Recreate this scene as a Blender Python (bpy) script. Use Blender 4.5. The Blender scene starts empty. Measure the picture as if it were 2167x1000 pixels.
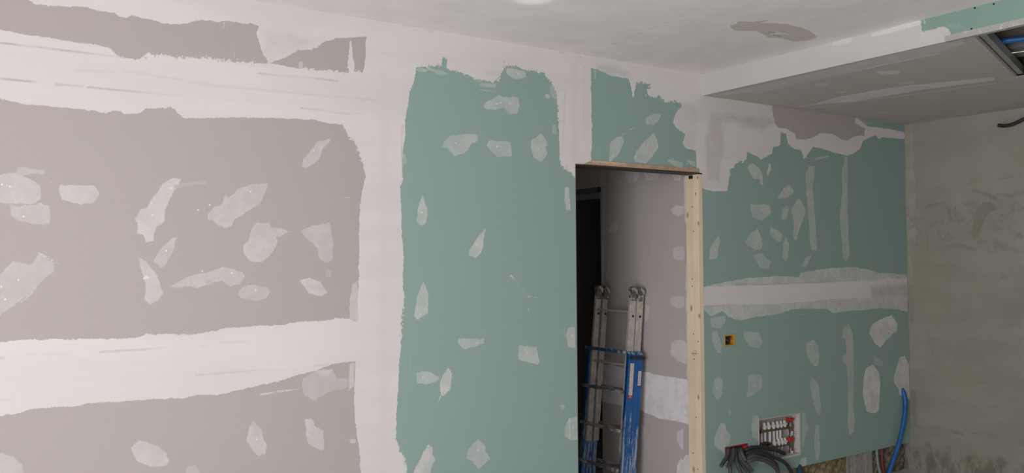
import bpy, bmesh, math, random
import numpy as np
from mathutils import Vector, Matrix
random.seed(7)
SC = bpy.context.scene
COL = SC.collection

# ------------------------------------------------------------------ camera
FPX, W, H = 1782.85, 2167, 1000
YAW, PIT, ROL = [math.radians(a) for a in (33.857, 1.561, -0.392)]
CAM = np.array([0., 0., 1.64])
_f = np.array([math.sin(YAW)*math.cos(PIT), math.cos(YAW)*math.cos(PIT), math.sin(PIT)])
_r0 = np.array([math.cos(YAW), -math.sin(YAW), 0.]); _u0 = np.cross(_r0, _f)
_r = math.cos(ROL)*_r0 + math.sin(ROL)*_u0
_u = -math.sin(ROL)*_r0 + math.cos(ROL)*_u0
cd = bpy.data.cameras.new('camera'); cam = bpy.data.objects.new('camera', cd); COL.objects.link(cam)
cd.sensor_width = 36; cd.lens = FPX/W*36; cd.clip_start = .05
cam.matrix_world = Matrix(((_r[0], _u[0], -_f[0], CAM[0]), (_r[1], _u[1], -_f[1], CAM[1]), (_r[2], _u[2], -_f[2], CAM[2]), (0, 0, 0, 1)))
SC.camera = cam
SC.view_settings.view_transform = 'Standard'; SC.view_settings.look = 'None'
SC.view_settings.gamma = 1; SC.view_settings.use_curve_mapping = False
SC.view_settings.exposure = 0.0

# ------------------------------------------------------------------ daylight
wd = bpy.data.worlds.new('world'); SC.world = wd; wd.use_nodes = True
wd.node_tree.nodes['Background'].inputs[0].default_value = (.75, .85, 1, 1)
wd.node_tree.nodes['Background'].inputs[1].default_value = 1.0
YF = -1.75                                   # wall behind the photographer, with the large patio window
WX0, WX1, WZ0, WZ1 = -1.15, 1.05, .08, 2.15
XL = -2.2                                    # left wall, with a second window beside the photographer
LY0, LY1, LZ0, LZ1 = -1.1, .95, .05, 2.6
def daylight(w, h, power, loc, rot):
    ld = bpy.data.lights.new('daylight', 'AREA'); ld.shape = 'RECTANGLE'
    ld.size = w; ld.size_y = h; ld.energy = power; ld.color = (1, .985, .975)
    lo = bpy.data.objects.new('daylight', ld); COL.objects.link(lo); lo.location = loc; lo.rotation_euler = rot
PW_FRONT, PW_LEFT = 0, 180
if PW_FRONT: daylight(WX1-WX0-.1, WZ1-WZ0-.1, PW_FRONT, ((WX0+WX1)/2, YF-.11, (WZ0+WZ1)/2), (math.radians(90), 0, 0))
if PW_LEFT: daylight(LZ1-LZ0-.1, LY1-LY0-.1, PW_LEFT, (XL-.06, (LY0+LY1)/2, (LZ0+LZ1)/2), (0, math.radians(-90), 0))

SUN = 0
if SUN:                                      # low patch of sun through the unseen left window onto the floor
    sd = bpy.data.lights.new('sun', 'SUN'); sd.energy = SUN; sd.angle = .01; sd.color = (1, .95, .88)
    so = bpy.data.objects.new('sun', sd); COL.objects.link(so); so.rotation_euler = Vector((-1, -.25, 1.05)).to_track_quat('Z', 'Y').to_euler()
def hit(x, y, ax, val):
    d = (x-W/2)/FPX*_r - (y-H/2)/FPX*_u + _f
    return CAM + d*((val-CAM[ax])/d[ax])
def P(x, y, ax, val): return Vector(hit(x, y, ax, val))
gd = bpy.data.lights.new('added_ceiling_spot', 'SPOT'); gd.energy = 170; gd.spot_size = math.radians(4.0); gd.spot_blend = .6; gd.shadow_soft_size = .01   # added spotlight for the bright spot on the ceiling, no known source
go = bpy.data.objects.new('added_ceiling_spot', gd); COL.objects.link(go); go.location = (.6, .9, .25)
go.rotation_euler = (P(1128, -13, 2, 2.8)-go.location).to_track_quat('-Z', 'Y').to_euler()

# ------------------------------------------------------------------ node helper
def newmat(name):
    m = bpy.data.materials.new(name); m.use_nodes = True
    return m, m.node_tree, m.node_tree.nodes['Principled BSDF']
class NT:
    def __init__(s, t): s.t = t
    def link(s, a, b):
        if isinstance(a, (int, float)): b.default_value = a
        elif isinstance(a, tuple): b.default_value = a if len(a) == 4 or b.type == 'VECTOR' else a+(1,)
        else: s.t.links.new(a, b)
    def math(s, op, a, b=0., c=0., clamp=False):
        n = s.t.nodes.new('ShaderNodeMath'); n.operation = op; n.use_clamp = clamp
        for i, v in enumerate((a, b, c)): s.link(v, n.inputs[i])
        return n.outputs[0]
    def vec(s, op, a, b):
        n = s.t.nodes.new('ShaderNodeVectorMath'); n.operation = op
        s.link(a, n.inputs[0]); s.link(b, n.inputs[1])
        return n.outputs[1] if op == 'DISTANCE' else n.outputs[0]
    def mix(s, f, a, b):
        n = s.t.nodes.new('ShaderNodeMix'); n.data_type = 'RGBA'
        s.link(f, n.inputs[0]); s.link(a, n.inputs[6]); s.link(b, n.inputs[7]); return n.outputs[2]
    def ramp(s, x, a, b, lo=0., hi=1.):
        n = s.t.nodes.new('ShaderNodeMapRange'); n.interpolation_type = 'SMOOTHSTEP'
        s.link(x, n.inputs[0])
        for i, v in enumerate((a, b, lo, hi)): s.link(v, n.inputs[i+1])
        return n.outputs[0]
    def noise(s, co, scale, detail=4., rough=.55, stretch=None, dist=0.):
        if stretch:
            co = s.vec('MULTIPLY', co, stretch)
        n = s.t.nodes.new('ShaderNodeTexNoise'); n.inputs['Scale'].default_value = scale
        n.inputs['Detail'].default_value = detail; n.inputs['Roughness'].default_value = rough
        n.inputs['Distortion'].default_value = dist
        s.t.links.new(co, n.inputs['Vector']); return n.outputs[0]
    def co(s): return s.t.nodes.new('ShaderNodeTexCoord').outputs['Object']
    def attr(s, name, vec=False):
        n = s.t.nodes.new('ShaderNodeAttribute'); n.attribute_name = name
        return n.outputs['Vector'] if vec else n.outputs['Fac']
    def bump(s, h, strength, dist, bsdf):
        n = s.t.nodes.new('ShaderNodeBump'); n.inputs['Strength'].default_value = strength
        n.inputs['Distance'].default_value = dist; s.t.links.new(h, n.inputs['Height'])
        s.t.links.new(n.outputs[0], bsdf.inputs['Normal'])

WHITE = (.775, .738, .733)
BEIGE = (.485, .442, .426)
GREEN = (.312, .438, .402)
def plaster_mat(name, white=WHITE, beige=BEIGE, green=GREEN, across=(1, 1, 1), fresh=None):
    fresh = fresh or tuple(min(1, x*1.04) for x in white)
    m, t, b = newmat(name); n = NT(t); co = n.co()
    n1 = n.noise(co, 22, 5, .6); n2 = n.noise(co, 95, 4, .65); n3 = n.noise(co, 9, 4, .6); n4 = n.noise(co, 5, 3, .5, across)
    n5 = n.noise(co, 300, 2, .5)
    rag = n.math('ADD', n.math('MULTIPLY', n.math('SUBTRACT', n1, .5), .022), n.math('MULTIPLY', n.math('SUBTRACT', n2, .5), .013))
    spl = n.math('MULTIPLY', n.math('SUBTRACT', n.noise(co, 60, 6, .72), .5), .095)
    rag = n.math('ADD', rag, n.math('MULTIPLY', spl, n.ramp(n.attr('rag'), -.02, .01)))
    bare = n.ramp(n.math('ADD', n.attr('bare'), rag), -.0012, .0014)
    board = n.mix(n.ramp(n.attr('green'), -.002, .002), beige, green)
    fib = n.ramp(n5, .3, .7, .96, 1.04)
    board = n.vec('MULTIPLY', board, n.vec('MULTIPLY', (1., 1., 1.), fib))
    # thin skim patches
    rt = n.math('ADD', n.math('MULTIPLY', n.math('SUBTRACT', n1, .5), .020), n.math('MULTIPLY', n.math('SUBTRACT', n2, .5), .010))
    rt = n.math('ADD', rt, n.math('MULTIPLY', n.math('SUBTRACT', n3, .5), .022))
    tv = n.math('ADD', n.attr('thin'), rt)
    rim = n.math('SUBTRACT', n.ramp(tv, 0, .004), n.ramp(tv, .004, .011))
    tm = n.ramp(tv, -.0015, .005)
    op = n.math('MULTIPLY', n.attr('thinop'), n.math('ADD', n.ramp(n.noise(co, 13, 6, .65, None, .15), .32, .68, .74, 1.26), n.math('MULTIPLY', rim, .10)), 0, True)
    c = n.mix(n.math('MULTIPLY', tm, op, 0, True), board, white)
    # thick compound
    wv = n.mix(n.ramp(n4, .35, .65), tuple(x*.965 for x in white), tuple(min(1, x*1.02) for x in white))
    wv = n.mix(n.math('MULTIPLY', n.ramp(n3, .5, .75), .35), wv, (white[0]*1.0, white[1]*.965, white[2]*.965))
    wv = n.mix(n.math('MULTIPLY', n.ramp(n.attr('pink'), -.018, .018), .55), wv, (white[0]*.985, white[1]*.925, white[2]*.925))
    gh = n.math('MULTIPLY', n.ramp(n.math('ADD', n.attr('ghost'), n.math('MULTIPLY', n.math('SUBTRACT', n3, .5), .09)), -.02, .03),
                n.math('MULTIPLY', n.attr('ghostop'), n.ramp(n.noise(co, 14, 5, .6, (1, 1, .5)), .3, .7, .75, 1.15)), 0, True)
    wv = n.mix(gh, wv, board)
    c = n.mix(bare, wv, c)
    # dark trowel lines, and strokes of compound
    ln = n.math('MULTIPLY', n.attr('line'), n.ramp(n.noise(co, 14, 4, .6), .25, .65, .35, 1.15), 0, True)
    c = n.mix(ln, c, tuple(x*.55 for x in beige))
    sm = n.ramp(n.math('ADD', n.attr('stroke'), n.math('MULTIPLY', n.math('SUBTRACT', n2, .5), .006)), -.001, .002)
    c = n.mix(n.math('MULTIPLY', sm, n.math('MULTIPLY', n.attr('strokeop'), n.ramp(n2, .3, .7, .6, 1.2)), 0, True), c, fresh)
    # speckles of compound splashed on the boards
    sp = n.ramp(n.noise(co, 70, 2, .5), .755, .78, 0, .35)
    c = n.mix(sp, c, white)
    # filled screw heads
    dt = n.ramp(n.vec('DISTANCE', co, n.attr('dot', True)), .0026, .0046, 1., 0.)
    c = n.mix(n.math('MULTIPLY', dt, n.attr('dotop'), 0, True), c, (.92, .89, .88))
    n.link(c, b.inputs['Base Color']); b.inputs['Roughness'].default_value = .85
    b.inputs['Specular IOR Level'].default_value = .25
    hgt = n.math('ADD', n.math('MULTIPLY', bare, -.5), n.math('ADD', n.math('MULTIPLY', n.math('MULTIPLY', tm, op), .3), n.math('MULTIPLY', n.noise(co, 12, 5, .6, across), .8)))
    hgt = n.math('ADD', hgt, n.math('MULTIPLY', dt, -.4))
    n.bump(hgt, .35, .0022, b)
    return m

def simple(name, col, rough=.6, metal=0., nz=.08, nscale=20, bump=0., bscale=200, spec=.5):
    m, t, b = newmat(name); n = NT(t); co = n.co()
    f = n.noise(co, nscale, 4, .6)
    c = n.mix(n.ramp(f, .3, .7), tuple(x*(1-nz) for x in col), tuple(min(1, x*(1+nz)) for x in col))
    n.link(c, b.inputs['Base Color']); b.inputs['Roughness'].default_value = rough; b.inputs['Metallic'].default_value = metal
    b.inputs['Specular IOR Level'].default_value = spec
    if bump: n.bump(n.noise(co, bscale, 4, .6), bump, .002, b)
    return m
def splashed(name, col, splash=(.62, .60, .57), lo=.58, hi=.62, scale=18, rough=.45, metal=0., stretch=(1, 1, .25), low=None):
    """paint or metal with dried plaster splashes; low = object z below which splashes get thick"""
    m, t, b = newmat(name); n = NT(t); co = n.co()
    a = n.noise(co, scale, 5, .65, stretch); d = n.noise(co, 90, 4, .6)
    v = n.math('ADD', n.math('MULTIPLY', a, .8), n.math('MULTIPLY', d, .2))
    if low:
        sx = t.nodes.new('ShaderNodeSeparateXYZ'); t.links.new(co, sx.inputs[0])
        v = n.math('ADD', v, n.ramp(sx.outputs[2], low-.25, low+.15, .085, -.04))
    base = n.mix(n.ramp(n.noise(co, 30, 4, .6), .3, .7), tuple(x*.85 for x in col), tuple(min(1, x*1.12) for x in col))
    c = n.mix(n.ramp(v, lo, hi), base, splash)
    n.link(c, b.inputs['Base Color']); b.inputs['Metallic'].default_value = metal
    n.link(n.ramp(v, lo, hi, rough, .85), b.inputs['Roughness'])
    if metal: n.link(n.ramp(v, lo, hi, metal, 0.), b.inputs['Metallic'])
    return m

# ------------------------------------------------------------------ object helpers
def mobj(name, bm, mat, parent=None, smooth=False):
    me = bpy.data.meshes.new(name); bm.normal_update(); bm.to_mesh(me); bm.free()
    if smooth:
        me.polygons.foreach_set('use_smooth', [True]*len(me.polygons))
    me.materials.append(mat)
    o = bpy.data.objects.new(name, me); COL.objects.link(o)
    if parent: o.parent = parent
    return o
def tag(o, label=None, cat=None, group=None, kind=None):
    if label: o['label'] = label
    if cat: o['category'] = cat
    if group: o['group'] = group
    if kind: o['kind'] = kind
    return o
def empty(name, loc=(0, 0, 0), rot=(0, 0, 0)):
    o = bpy.data.objects.new(name, None); o.empty_display_size = .1; COL.objects.link(o)
    o.location = loc; o.rotation_euler = rot; return o
def box(bm, x0, x1, y0, y1, z0, z1, bev=0., seg=2, mtx=None):
    vs = [bm.verts.new((x, y, z)) for x in (x0, x1) for y in (y0, y1) for z in (z0, z1)]
    fs = [bm.faces.new([vs[i] for i in q]) for q in ((0, 1, 3, 2), (4, 6, 7, 5), (0, 4, 5, 1), (2, 3, 7, 6), (0, 2, 6, 4), (1, 5, 7, 3))]
    if mtx: bmesh.ops.transform(bm, matrix=mtx, verts=vs)
    if bev:
        es = list({e for f in fs for e in f.edges})
        bmesh.ops.bevel(bm, geom=es, offset=bev, segments=seg, affect='EDGES', profile=.5)
    return vs
def B(*a, **k):
    bm = bmesh.new(); box(bm, *a, **k); return bm
def frame_at(d):
    d = Vector(d).normalized(); up = Vector((0, 0, 1)) if abs(d.z) < .95 else Vector((1, 0, 0))
    a = d.cross(up).normalized(); return a, d.cross(a).normalized()
def smoothpath(pts, n=6):
    pts = [Vector(p) for p in pts]
    if len(pts) < 3: return pts
    q = [pts[0]*2-pts[1]]+pts+[pts[-1]*2-pts[-2]]; out = []
    for i in range(1, len(q)-2):
        for k in range(n):
            t = k/n; a, b, c, d = q[i-1:i+3]
            out.append(.5*((2*b)+(c-a)*t+(2*a-5*b+4*c-d)*t*t+(3*b-a-3*c+d)*t**3))
    out.append(pts[-1]); return out
def tube(bm, pts, r, seg=10, cap=True, rfun=None, hollow=0.):
    pts = [Vector(p) for p in pts]; rings = []
    a = None
    for i, p in enumerate(pts):
        d = (pts[min(i+1, len(pts)-1)]-pts[max(i-1, 0)]).normalized()
        if a is None: a, b = frame_at(d)
        else:
            a = (a-d*a.dot(d)).normalized(); b = d.cross(a)
        rr = rfun(i) if rfun else r
        rings.append([bm.verts.new(p+(a*math.cos(t)+b*math.sin(t))*rr) for t in [2*math.pi*k/seg for k in range(seg)]])
    for R1, R2 in zip(rings, rings[1:]):
        for k in range(seg): bm.faces.new((R1[k], R1[(k+1) % seg], R2[(k+1) % seg], R2[k]))
    if cap:
        for R1, s in ((rings[0], -1), (rings[-1], 1)):
            if hollow:
                cen = sum((v.co for v in R1), Vector())/seg
                dd = (pts[0]-pts[1] if s < 0 else pts[-1]-pts[-2]).normalized()
                i1 = [bm.verts.new(cen+(v.co-cen)*hollow) for v in R1]
                i2 = [bm.verts.new(cen+(v.co-cen)*hollow-dd*r*2.5) for v in R1]
                for k in range(seg):
                    j = (k+1) % seg
                    bm.faces.new((R1[k], R1[j], i1[j], i1[k])); bm.faces.new((i1[k], i1[j], i2[j], i2[k]))
                bm.faces.new(i2)
            else: bm.faces.new(R1 if s < 0 else R1[::-1])
def cyl(bm, p0, p1, r, seg=16, r1=None):
    p0, p1 = Vector(p0), Vector(p1); r1 = r if r1 is None else r1
    tube(bm, [p0, p1], r, seg, rfun=lambda i: r if i == 0 else r1)
def prism(bm, pts2, f):
    """extrude the 2D outline; f(u, v, k) gives the point for layer k = 0, 1"""
    A = [bm.verts.new(f(u, v, 0)) for u, v in pts2]; Bv = [bm.verts.new(f(u, v, 1)) for u, v in pts2]
    bm.faces.new(A); bm.faces.new(Bv[::-1]); n = len(A)
    for i in range(n): bm.faces.new((A[i], Bv[i], Bv[(i+1) % n], A[(i+1) % n]))

# ------------------------------------------------------------------ surfaces with plaster laid on
LIM = .05
def sdf_poly(U, V, poly):
    d2 = np.full(U.shape, 1e9); ins = np.zeros(U.shape, bool); n = len(poly)
    for i in range(n):
        x0, y0 = poly[i]; x1, y1 = poly[(i+1) % n]; ex, ey = x1-x0, y1-y0
        L = ex*ex+ey*ey+1e-12
        t = np.clip(((U-x0)*ex+(V-y0)*ey)/L, 0, 1)
        dx = U-x0-t*ex; dy = V-y0-t*ey; d2 = np.minimum(d2, dx*dx+dy*dy)
        if y0 != y1:
            c = ((y0 > V) != (y1 > V)) & (U < (x1-x0)*(V-y0)/(y1-y0)+x0); ins ^= c
    d = np.sqrt(d2); return np.where(ins, d, -d)
def sdf_line(U, V, pts, w0, w1=None):
    w1 = w0 if w1 is None else w1
    out = np.full(U.shape, -1e9); n = len(pts)-1
    for i in range(n):
        x0, y0 = pts[i]; x1, y1 = pts[i+1]; ex, ey = x1-x0, y1-y0
        t = np.clip(((U-x0)*ex+(V-y0)*ey)/(ex*ex+ey*ey+1e-12), 0, 1)
        w = w0+(w1-w0)*(i+t)/n
        out = np.maximum(out, w-np.hypot(U-x0-t*ex, V-y0-t*ey))
    return out
class Surf:
    """flat board surface on the plane axis=val; grid with real openings; plaster outlines traced onto it"""
    def __init__(s, ax, val, ia, ib, U0, U1, V0, V1, cell, cuts_u=(), cuts_v=()):
        s.ax, s.val, s.ia, s.ib = ax, val, ia, ib
        def lin(a, b, cuts):
            ks = sorted({a, b, *[c for c in cuts if a < c < b]}); out = []
            for p, q in zip(ks, ks[1:]):
                k = max(1, int(round((q-p)/cell))); out += list(np.linspace(p, q, k, endpoint=False))
            return np.array(out+[b])
        s.us, s.vs = lin(U0, U1, cuts_u), lin(V0, V1, cuts_v)
        s.U, s.V = np.meshgrid(s.us, s.vs, indexing='ij')
        s.A = {k: np.full(s.U.shape, -LIM) for k in ('bare', 'green', 'thin', 'pink', 'stroke', 'ghost', 'rag')}
        for k in ('thinop', 'line', 'strokeop', 'ghostop', 'dotop'): s.A[k] = np.zeros(s.U.shape)
        s.dot = np.full(s.U.shape+(3,), 1000.); s.dd = np.full(s.U.shape, 1e9)
        s.holes = []
    def uv(s, p):
        q = hit(p[0], p[1], s.ax, s.val); return (q[s.ia], q[s.ib])
    def sub(s, pts, m=.06):
        a = np.array(pts); lo, hi = a.min(0)-m, a.max(0)+m
        i0, i1 = np.searchsorted(s.us, (lo[0], hi[0])); j0, j1 = np.searchsorted(s.vs, (lo[1], hi[1]))
        return slice(max(0, i0-1), i1+1), slice(max(0, j0-1), j1+1)
    def poly(s, key, px, op=None, metres=False):
        pts = px if metres else [s.uv(p) for p in px]
        q = s.sub(pts)
        if s.U[q].size == 0: return
        d = np.clip(sdf_poly(s.U[q], s.V[q], pts), -LIM, LIM)
        s._put(key, q, d, op)
    def _put(s, key, q, d, op):
        cur = s.A[key][q]; win = d > cur
        if op is not None:
            o = s.A[key+'op'][q]; s.A[key+'op'][q] = np.where(win, op, o)
        s.A[key][q] = np.maximum(cur, d)
    def cut(s, key, px):
        pts = [s.uv(p) for p in px]; q = s.sub(pts)
        s.A[key][q] = np.minimum(s.A[key][q], np.clip(-sdf_poly(s.U[q], s.V[q], pts), -LIM, LIM))
    def wpx(s, p, w):
        c = hit(p[0], p[1], s.ax, s.val)-CAM; return w*float(c@_f)/FPX
    def stroke(s, px, w, op=.7, w1=None):
        pts = [s.uv(p) for p in px]; q = s.sub(pts); k = s.wpx(px[0], .5)
        if s.U[q].size == 0: return
        s._put('stroke', q, np.clip(sdf_line(s.U[q], s.V[q], pts, w*k, None if w1 is None else w1*k), -LIM, LIM), op)
    def line(s, px, w, op):
        pts = [s.uv(p) for p in px]; q = s.sub(pts); k = s.wpx(px[0], .5)
        if s.U[q].size == 0: return
        d = sdf_line(s.U[q], s.V[q], pts, w*k, w*k*.5); s.A['line'][q] = np.maximum(s.A['line'][q], op*np.clip(d/(w*k)+.6, 0, 1))
    def dots(s, px, op=.8):
        for p in px:
            u, v = s.uv(p); q = s.sub([(u, v)], .02)
            if s.U[q].size == 0: continue
            d = np.hypot(s.U[q]-u, s.V[q]-v); win = d < s.dd[q]; c = np.zeros(3); c[s.ax] = s.val; c[s.ia] = u; c[s.ib] = v
            s.dot[q] = np.where(win[..., None], c, s.dot[q]); s.dd[q] = np.where(win, d, s.dd[q]); s.A['dotop'][q] = np.where(win, op, s.A['dotop'][q])
    def hole(s, u0, u1, v0, v1): s.holes.append((u0, u1, v0, v1))
    def build(s, name, mat, extra=(), parent=None, keep=None, snap=None):
        nu, nv = s.U.shape; co = np.zeros((nu, nv, 3)); co[..., s.ax] = s.val; co[..., s.ia] = s.U; co[..., s.ib] = s.V
        if snap is not None:
            L = snap(s.U); near = np.abs(s.V-L) <= (s.vs[1]-s.vs[0])*.51; co[..., s.ib] = np.where(near, L, s.V)
        idx = np.arange(nu*nv).reshape(nu, nv)
        F = np.stack([idx[:-1, :-1], idx[1:, :-1], idx[1:, 1:], idx[:-1, 1:]], -1)
        uc = (s.us[:-1]+s.us[1:])/2; vc = (s.vs[:-1]+s.vs[1:])/2; UC, VC = np.meshgrid(uc, vc, indexing='ij')
        ok = np.ones(UC.shape, bool)
        for a, b, c, d in s.holes: ok &= ~((UC > a) & (UC < b) & (VC > c) & (VC < d))
        if keep is not None: ok &= keep(UC, VC)
        F = F[ok]; used = np.zeros(nu*nv, bool); used[F.ravel()] = True
        rem = np.cumsum(used)-1; F = rem[F]; verts = co.reshape(-1, 3)[used]; nb = len(verts)
        ev, ef = [], []
        for quad in extra:
            k = nb+len(ev); ev += list(quad); ef.append([k, k+1, k+2, k+3])
        allv = np.vstack([verts, np.array(ev)]) if ev else verts
        allf = np.vstack([F, np.array(ef)]) if ef else F
        me = bpy.data.meshes.new(name)
        me.vertices.add(len(allv)); me.vertices.foreach_set('co', allv.astype(np.float32).ravel())
        me.loops.add(allf.size); me.loops.foreach_set('vertex_index', allf.astype(np.int32).ravel())
        me.polygons.add(len(allf)); me.polygons.foreach_set('loop_start', np.arange(0, allf.size, 4, dtype=np.int32))
        me.polygons.foreach_set('loop_total', np.full(len(allf), 4, np.int32))
        for k, a in s.A.items():
            at = me.attributes.new(k, 'FLOAT', 'POINT'); v = a.reshape(-1)[used]
            ex = np.full(len(ev), LIM if k == 'bare' else (-LIM if k in ('thin', 'green', 'pink', 'stroke', 'ghost', 'rag') else 0.))
            at.data.foreach_set('value', np.concatenate([v, ex]).astype(np.float32))
        at = me.attributes.new('dot', 'FLOAT_VECTOR', 'POINT')
        at.data.foreach_set('vector', np.vstack([s.dot.reshape(-1, 3)[used], np.full((len(ev), 3), 1000.)]).astype(np.float32).ravel())
        me.update(calc_edges=True); me.validate()
        me.materials.append(mat); o = bpy.data.objects.new(name, me); COL.objects.link(o)
        if parent: o.parent = parent
        return o

# ================================================================== STRUCTURE
Y0, YB, ZC, ZS, XF, XD, XH = 3.727, 3.834, 2.80, 2.667, 3.96, 6.19, 3.955
DZ = 2.175                                    # underside of the lintel
DX0, DX1 = 2.932, 3.945                       # rough opening
PL = plaster_mat('skimmed_plasterboard', across=(.25, .25, 1.6))

def q(x0, x1, y0, y1, z0, z1):
    """quad with one degenerate axis"""
    if x0 == x1: return [(x0, y0, z0), (x0, y1, z0), (x0, y1, z1), (x0, y0, z1)]
    if y0 == y1: return [(x0, y0, z0), (x1, y0, z0), (x1, y0, z1), (x0, y0, z1)]
    return [(x0, y0, z0), (x1, y0, z0), (x1, y1, z0), (x0, y1, z0)]

BU0, BU1, BV0, BV1 = 4.441, 4.867, .297, .578     # manifold cabinet opening
OU0, OU1, OV0, OV1 = 4.131, 4.221, 1.081, 1.145   # orange box opening
RU0, RU1, RV0, RV1 = 4.119, 4.332, .372, .438     # red box opening
ZB = .21
S = Surf(1, Y0, 0, 2, XL, XD, 0, ZC, .0072, (DX0, DX1, BU0, BU1, OU0, OU1, RU0, RU1), (ZB, DZ, BV0, BV1, OV0, OV1, RV0, RV1))
S.poly('green', [(1.746, -.1), (1.746, 2.9), (6.3, 2.9), (6.3, -.1)], metres=True)
S.cut('green', [(1480, 150), (1815, 240), (1835, 262), (1832, 296), (1790, 312), (1700, 300), (1650, 275), (1550, 330), (1530, 395), (1480, 395)])
# ---- parts of the boards left bare
top = [(-1500, -260), (-1500, 10)]
S.poly('bare', [(-900, -150), (-60, -20), (63, 0), (73, 9), (105, 12), (182, 15), (210, 23), (241, 26), (252, 35), (270, 38), (276, 32), (301, 37), (329, 44), (346, 50), (378, 51), (406, 46), (428, 42), (463, 46), (475, 44), (487, 45), (501, 46), (515, 52), (529, 49), (549, 55), (543, 70), (550, 94), (557, 115), (570, 133), (592, 126), (610, 117), (631, 107), (659, 105), (671, 100), (687, 89), (711, 81), (739, 80), (776, 76), (774, 94), (773, 129), (769, 154), (757, 147), (752, 150), (747, 115), (742, 84), (738, 119), (735, 156), (715, 149), (687, 150), (652, 145), (617, 142), (575, 135), (540, 133), (522, 131), (470, 128), (435, 121), (413, 121), (360, 121), (350, 115), (325, 119), (315, 114), (287, 127), (245, 115), (234, 103), (210, 96), (157, 89), (105, 80), (52, 73), (0, 63), (-60, 55), (-900, -60)])
S.poly('bare', [(-900, 135), (-60, 200), (0, 207), (24, 213), (49, 219), (115, 226), (175, 230), (224, 240), (245, 234), (266, 240), (297, 238), (308, 229), (353, 229), (359, 224), (374, 238), (392, 250), (505, 248), (596, 250), (669, 254), (694, 260), (725, 264), (734, 276), (738, 287), (750, 301), (760, 322), (767, 343), (773, 372), (766, 407), (762, 435), (760, 487), (760, 540), (759, 592), (757, 640), (758, 683), (736, 673), (708, 674), (687, 678), (645, 679), (610, 684), (596, 688), (522, 690), (470, 695), (445, 701), (400, 708), (364, 706), (325, 708), (310, 704), (297, 713), (259, 716), (189, 717), (94, 717), (21, 721), (0, 723), (-900, 769)])
S.poly('bare', [(-900, 965), (0, 879), (45, 872), (80, 863), (150, 859), (196, 852), (255, 849), (297, 846), (350, 843), (395, 840), (420, 835), (466, 834), (522, 821), (575, 809), (610, 800), (624, 793), (666, 785), (697, 772), (725, 767), (752, 764), (752, 790), (750, 818), (750, 860), (753, 895), (755, 919), (760, 951), (764, 1000), (768, 1100), (774, 1700), (-900, 2300)])
S.poly('bare', [(882, 140), (901, 142), (915, 140), (935, 139), (938, 122), (950, 128), (945, 140), (950, 150), (968, 152), (992, 159), (1010, 170), (1031, 171), (1048, 173), (1059, 164), (1064, 150), (1068, 135), (1111, 147), (1153, 154), (1160, 168), (1171, 178), (1176, 192), (1181, 217), (1181, 245), (1183, 280), (1185, 347), (1195, 358), (1208, 363), (1216, 374), (1222, 380), (1240, 1500), (862, 1500), (858, 1000), (859, 972), (845, 951), (838, 930), (840, 860), (845, 772), (849, 720), (851, 667), (856, 627), (852, 603), (854, 540), (851, 505), (849, 452), (847, 393), (853, 379), (851, 336), (856, 297), (859, 245), (865, 217), (866, 196), (875, 175), (880, 154)])
S.poly('bare', [(1250, 143), (1262, 146), (1292, 160), (1330, 167), (1335, 182), (1340, 209), (1343, 189), (1347, 175), (1357, 173), (1377, 179), (1369, 192), (1367, 199), (1384, 207), (1394, 204), (1406, 216), (1425, 214), (1442, 219), (1440, 226), (1428, 243), (1425, 260), (1432, 270), (1450, 284), (1444, 303), (1452, 313), (1472, 318), (1474, 340), (1475, 370), (1240, 355), (1250, 342), (1251, 325), (1253, 301), (1252, 250), (1251, 182)])
S.poly('bare', [(1484, 406), (1486, 398), (1507, 404), (1539, 404), (1541, 389), (1545, 362), (1560, 343), (1579, 340), (1581, 322), (1606, 332), (1610, 338), (1634, 324), (1636, 311), (1651, 309), (1653, 279), (1663, 283), (1668, 305), (1678, 313), (1695, 317), (1701, 336), (1705, 332), (1712, 322), (1720, 311), (1739, 314), (1765, 322), (1792, 329), (1803, 326), (1820, 315), (1826, 298), (1841, 290), (1853, 286), (1860, 294), (1868, 290), (1912, 294), (1940, 294), (1945, 590), (1920, 590), (1816, 594), (1690, 599), (1560, 603), (1488, 607), (1480, 600)])
S.poly('bare', [(1812, 247), (1940, 262), (1940, 285), (1880, 272), (1840, 268), (1828, 262)])
S.poly('bare', [(1480, 648), (1645, 642), (1821, 631), (1945, 627), (1945, 1500), (1480, 1500)])
S.poly('bare', [(1634, 222), (1811, 246), (1809, 260), (1830, 271), (1830, 286), (1807, 288), (1792, 298), (1780, 294), (1765, 284), (1735, 281), (1723, 290), (1701, 296), (1685, 294), (1682, 282), (1666, 273), (1647, 271), (1640, 262), (1636, 244)])
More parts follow.
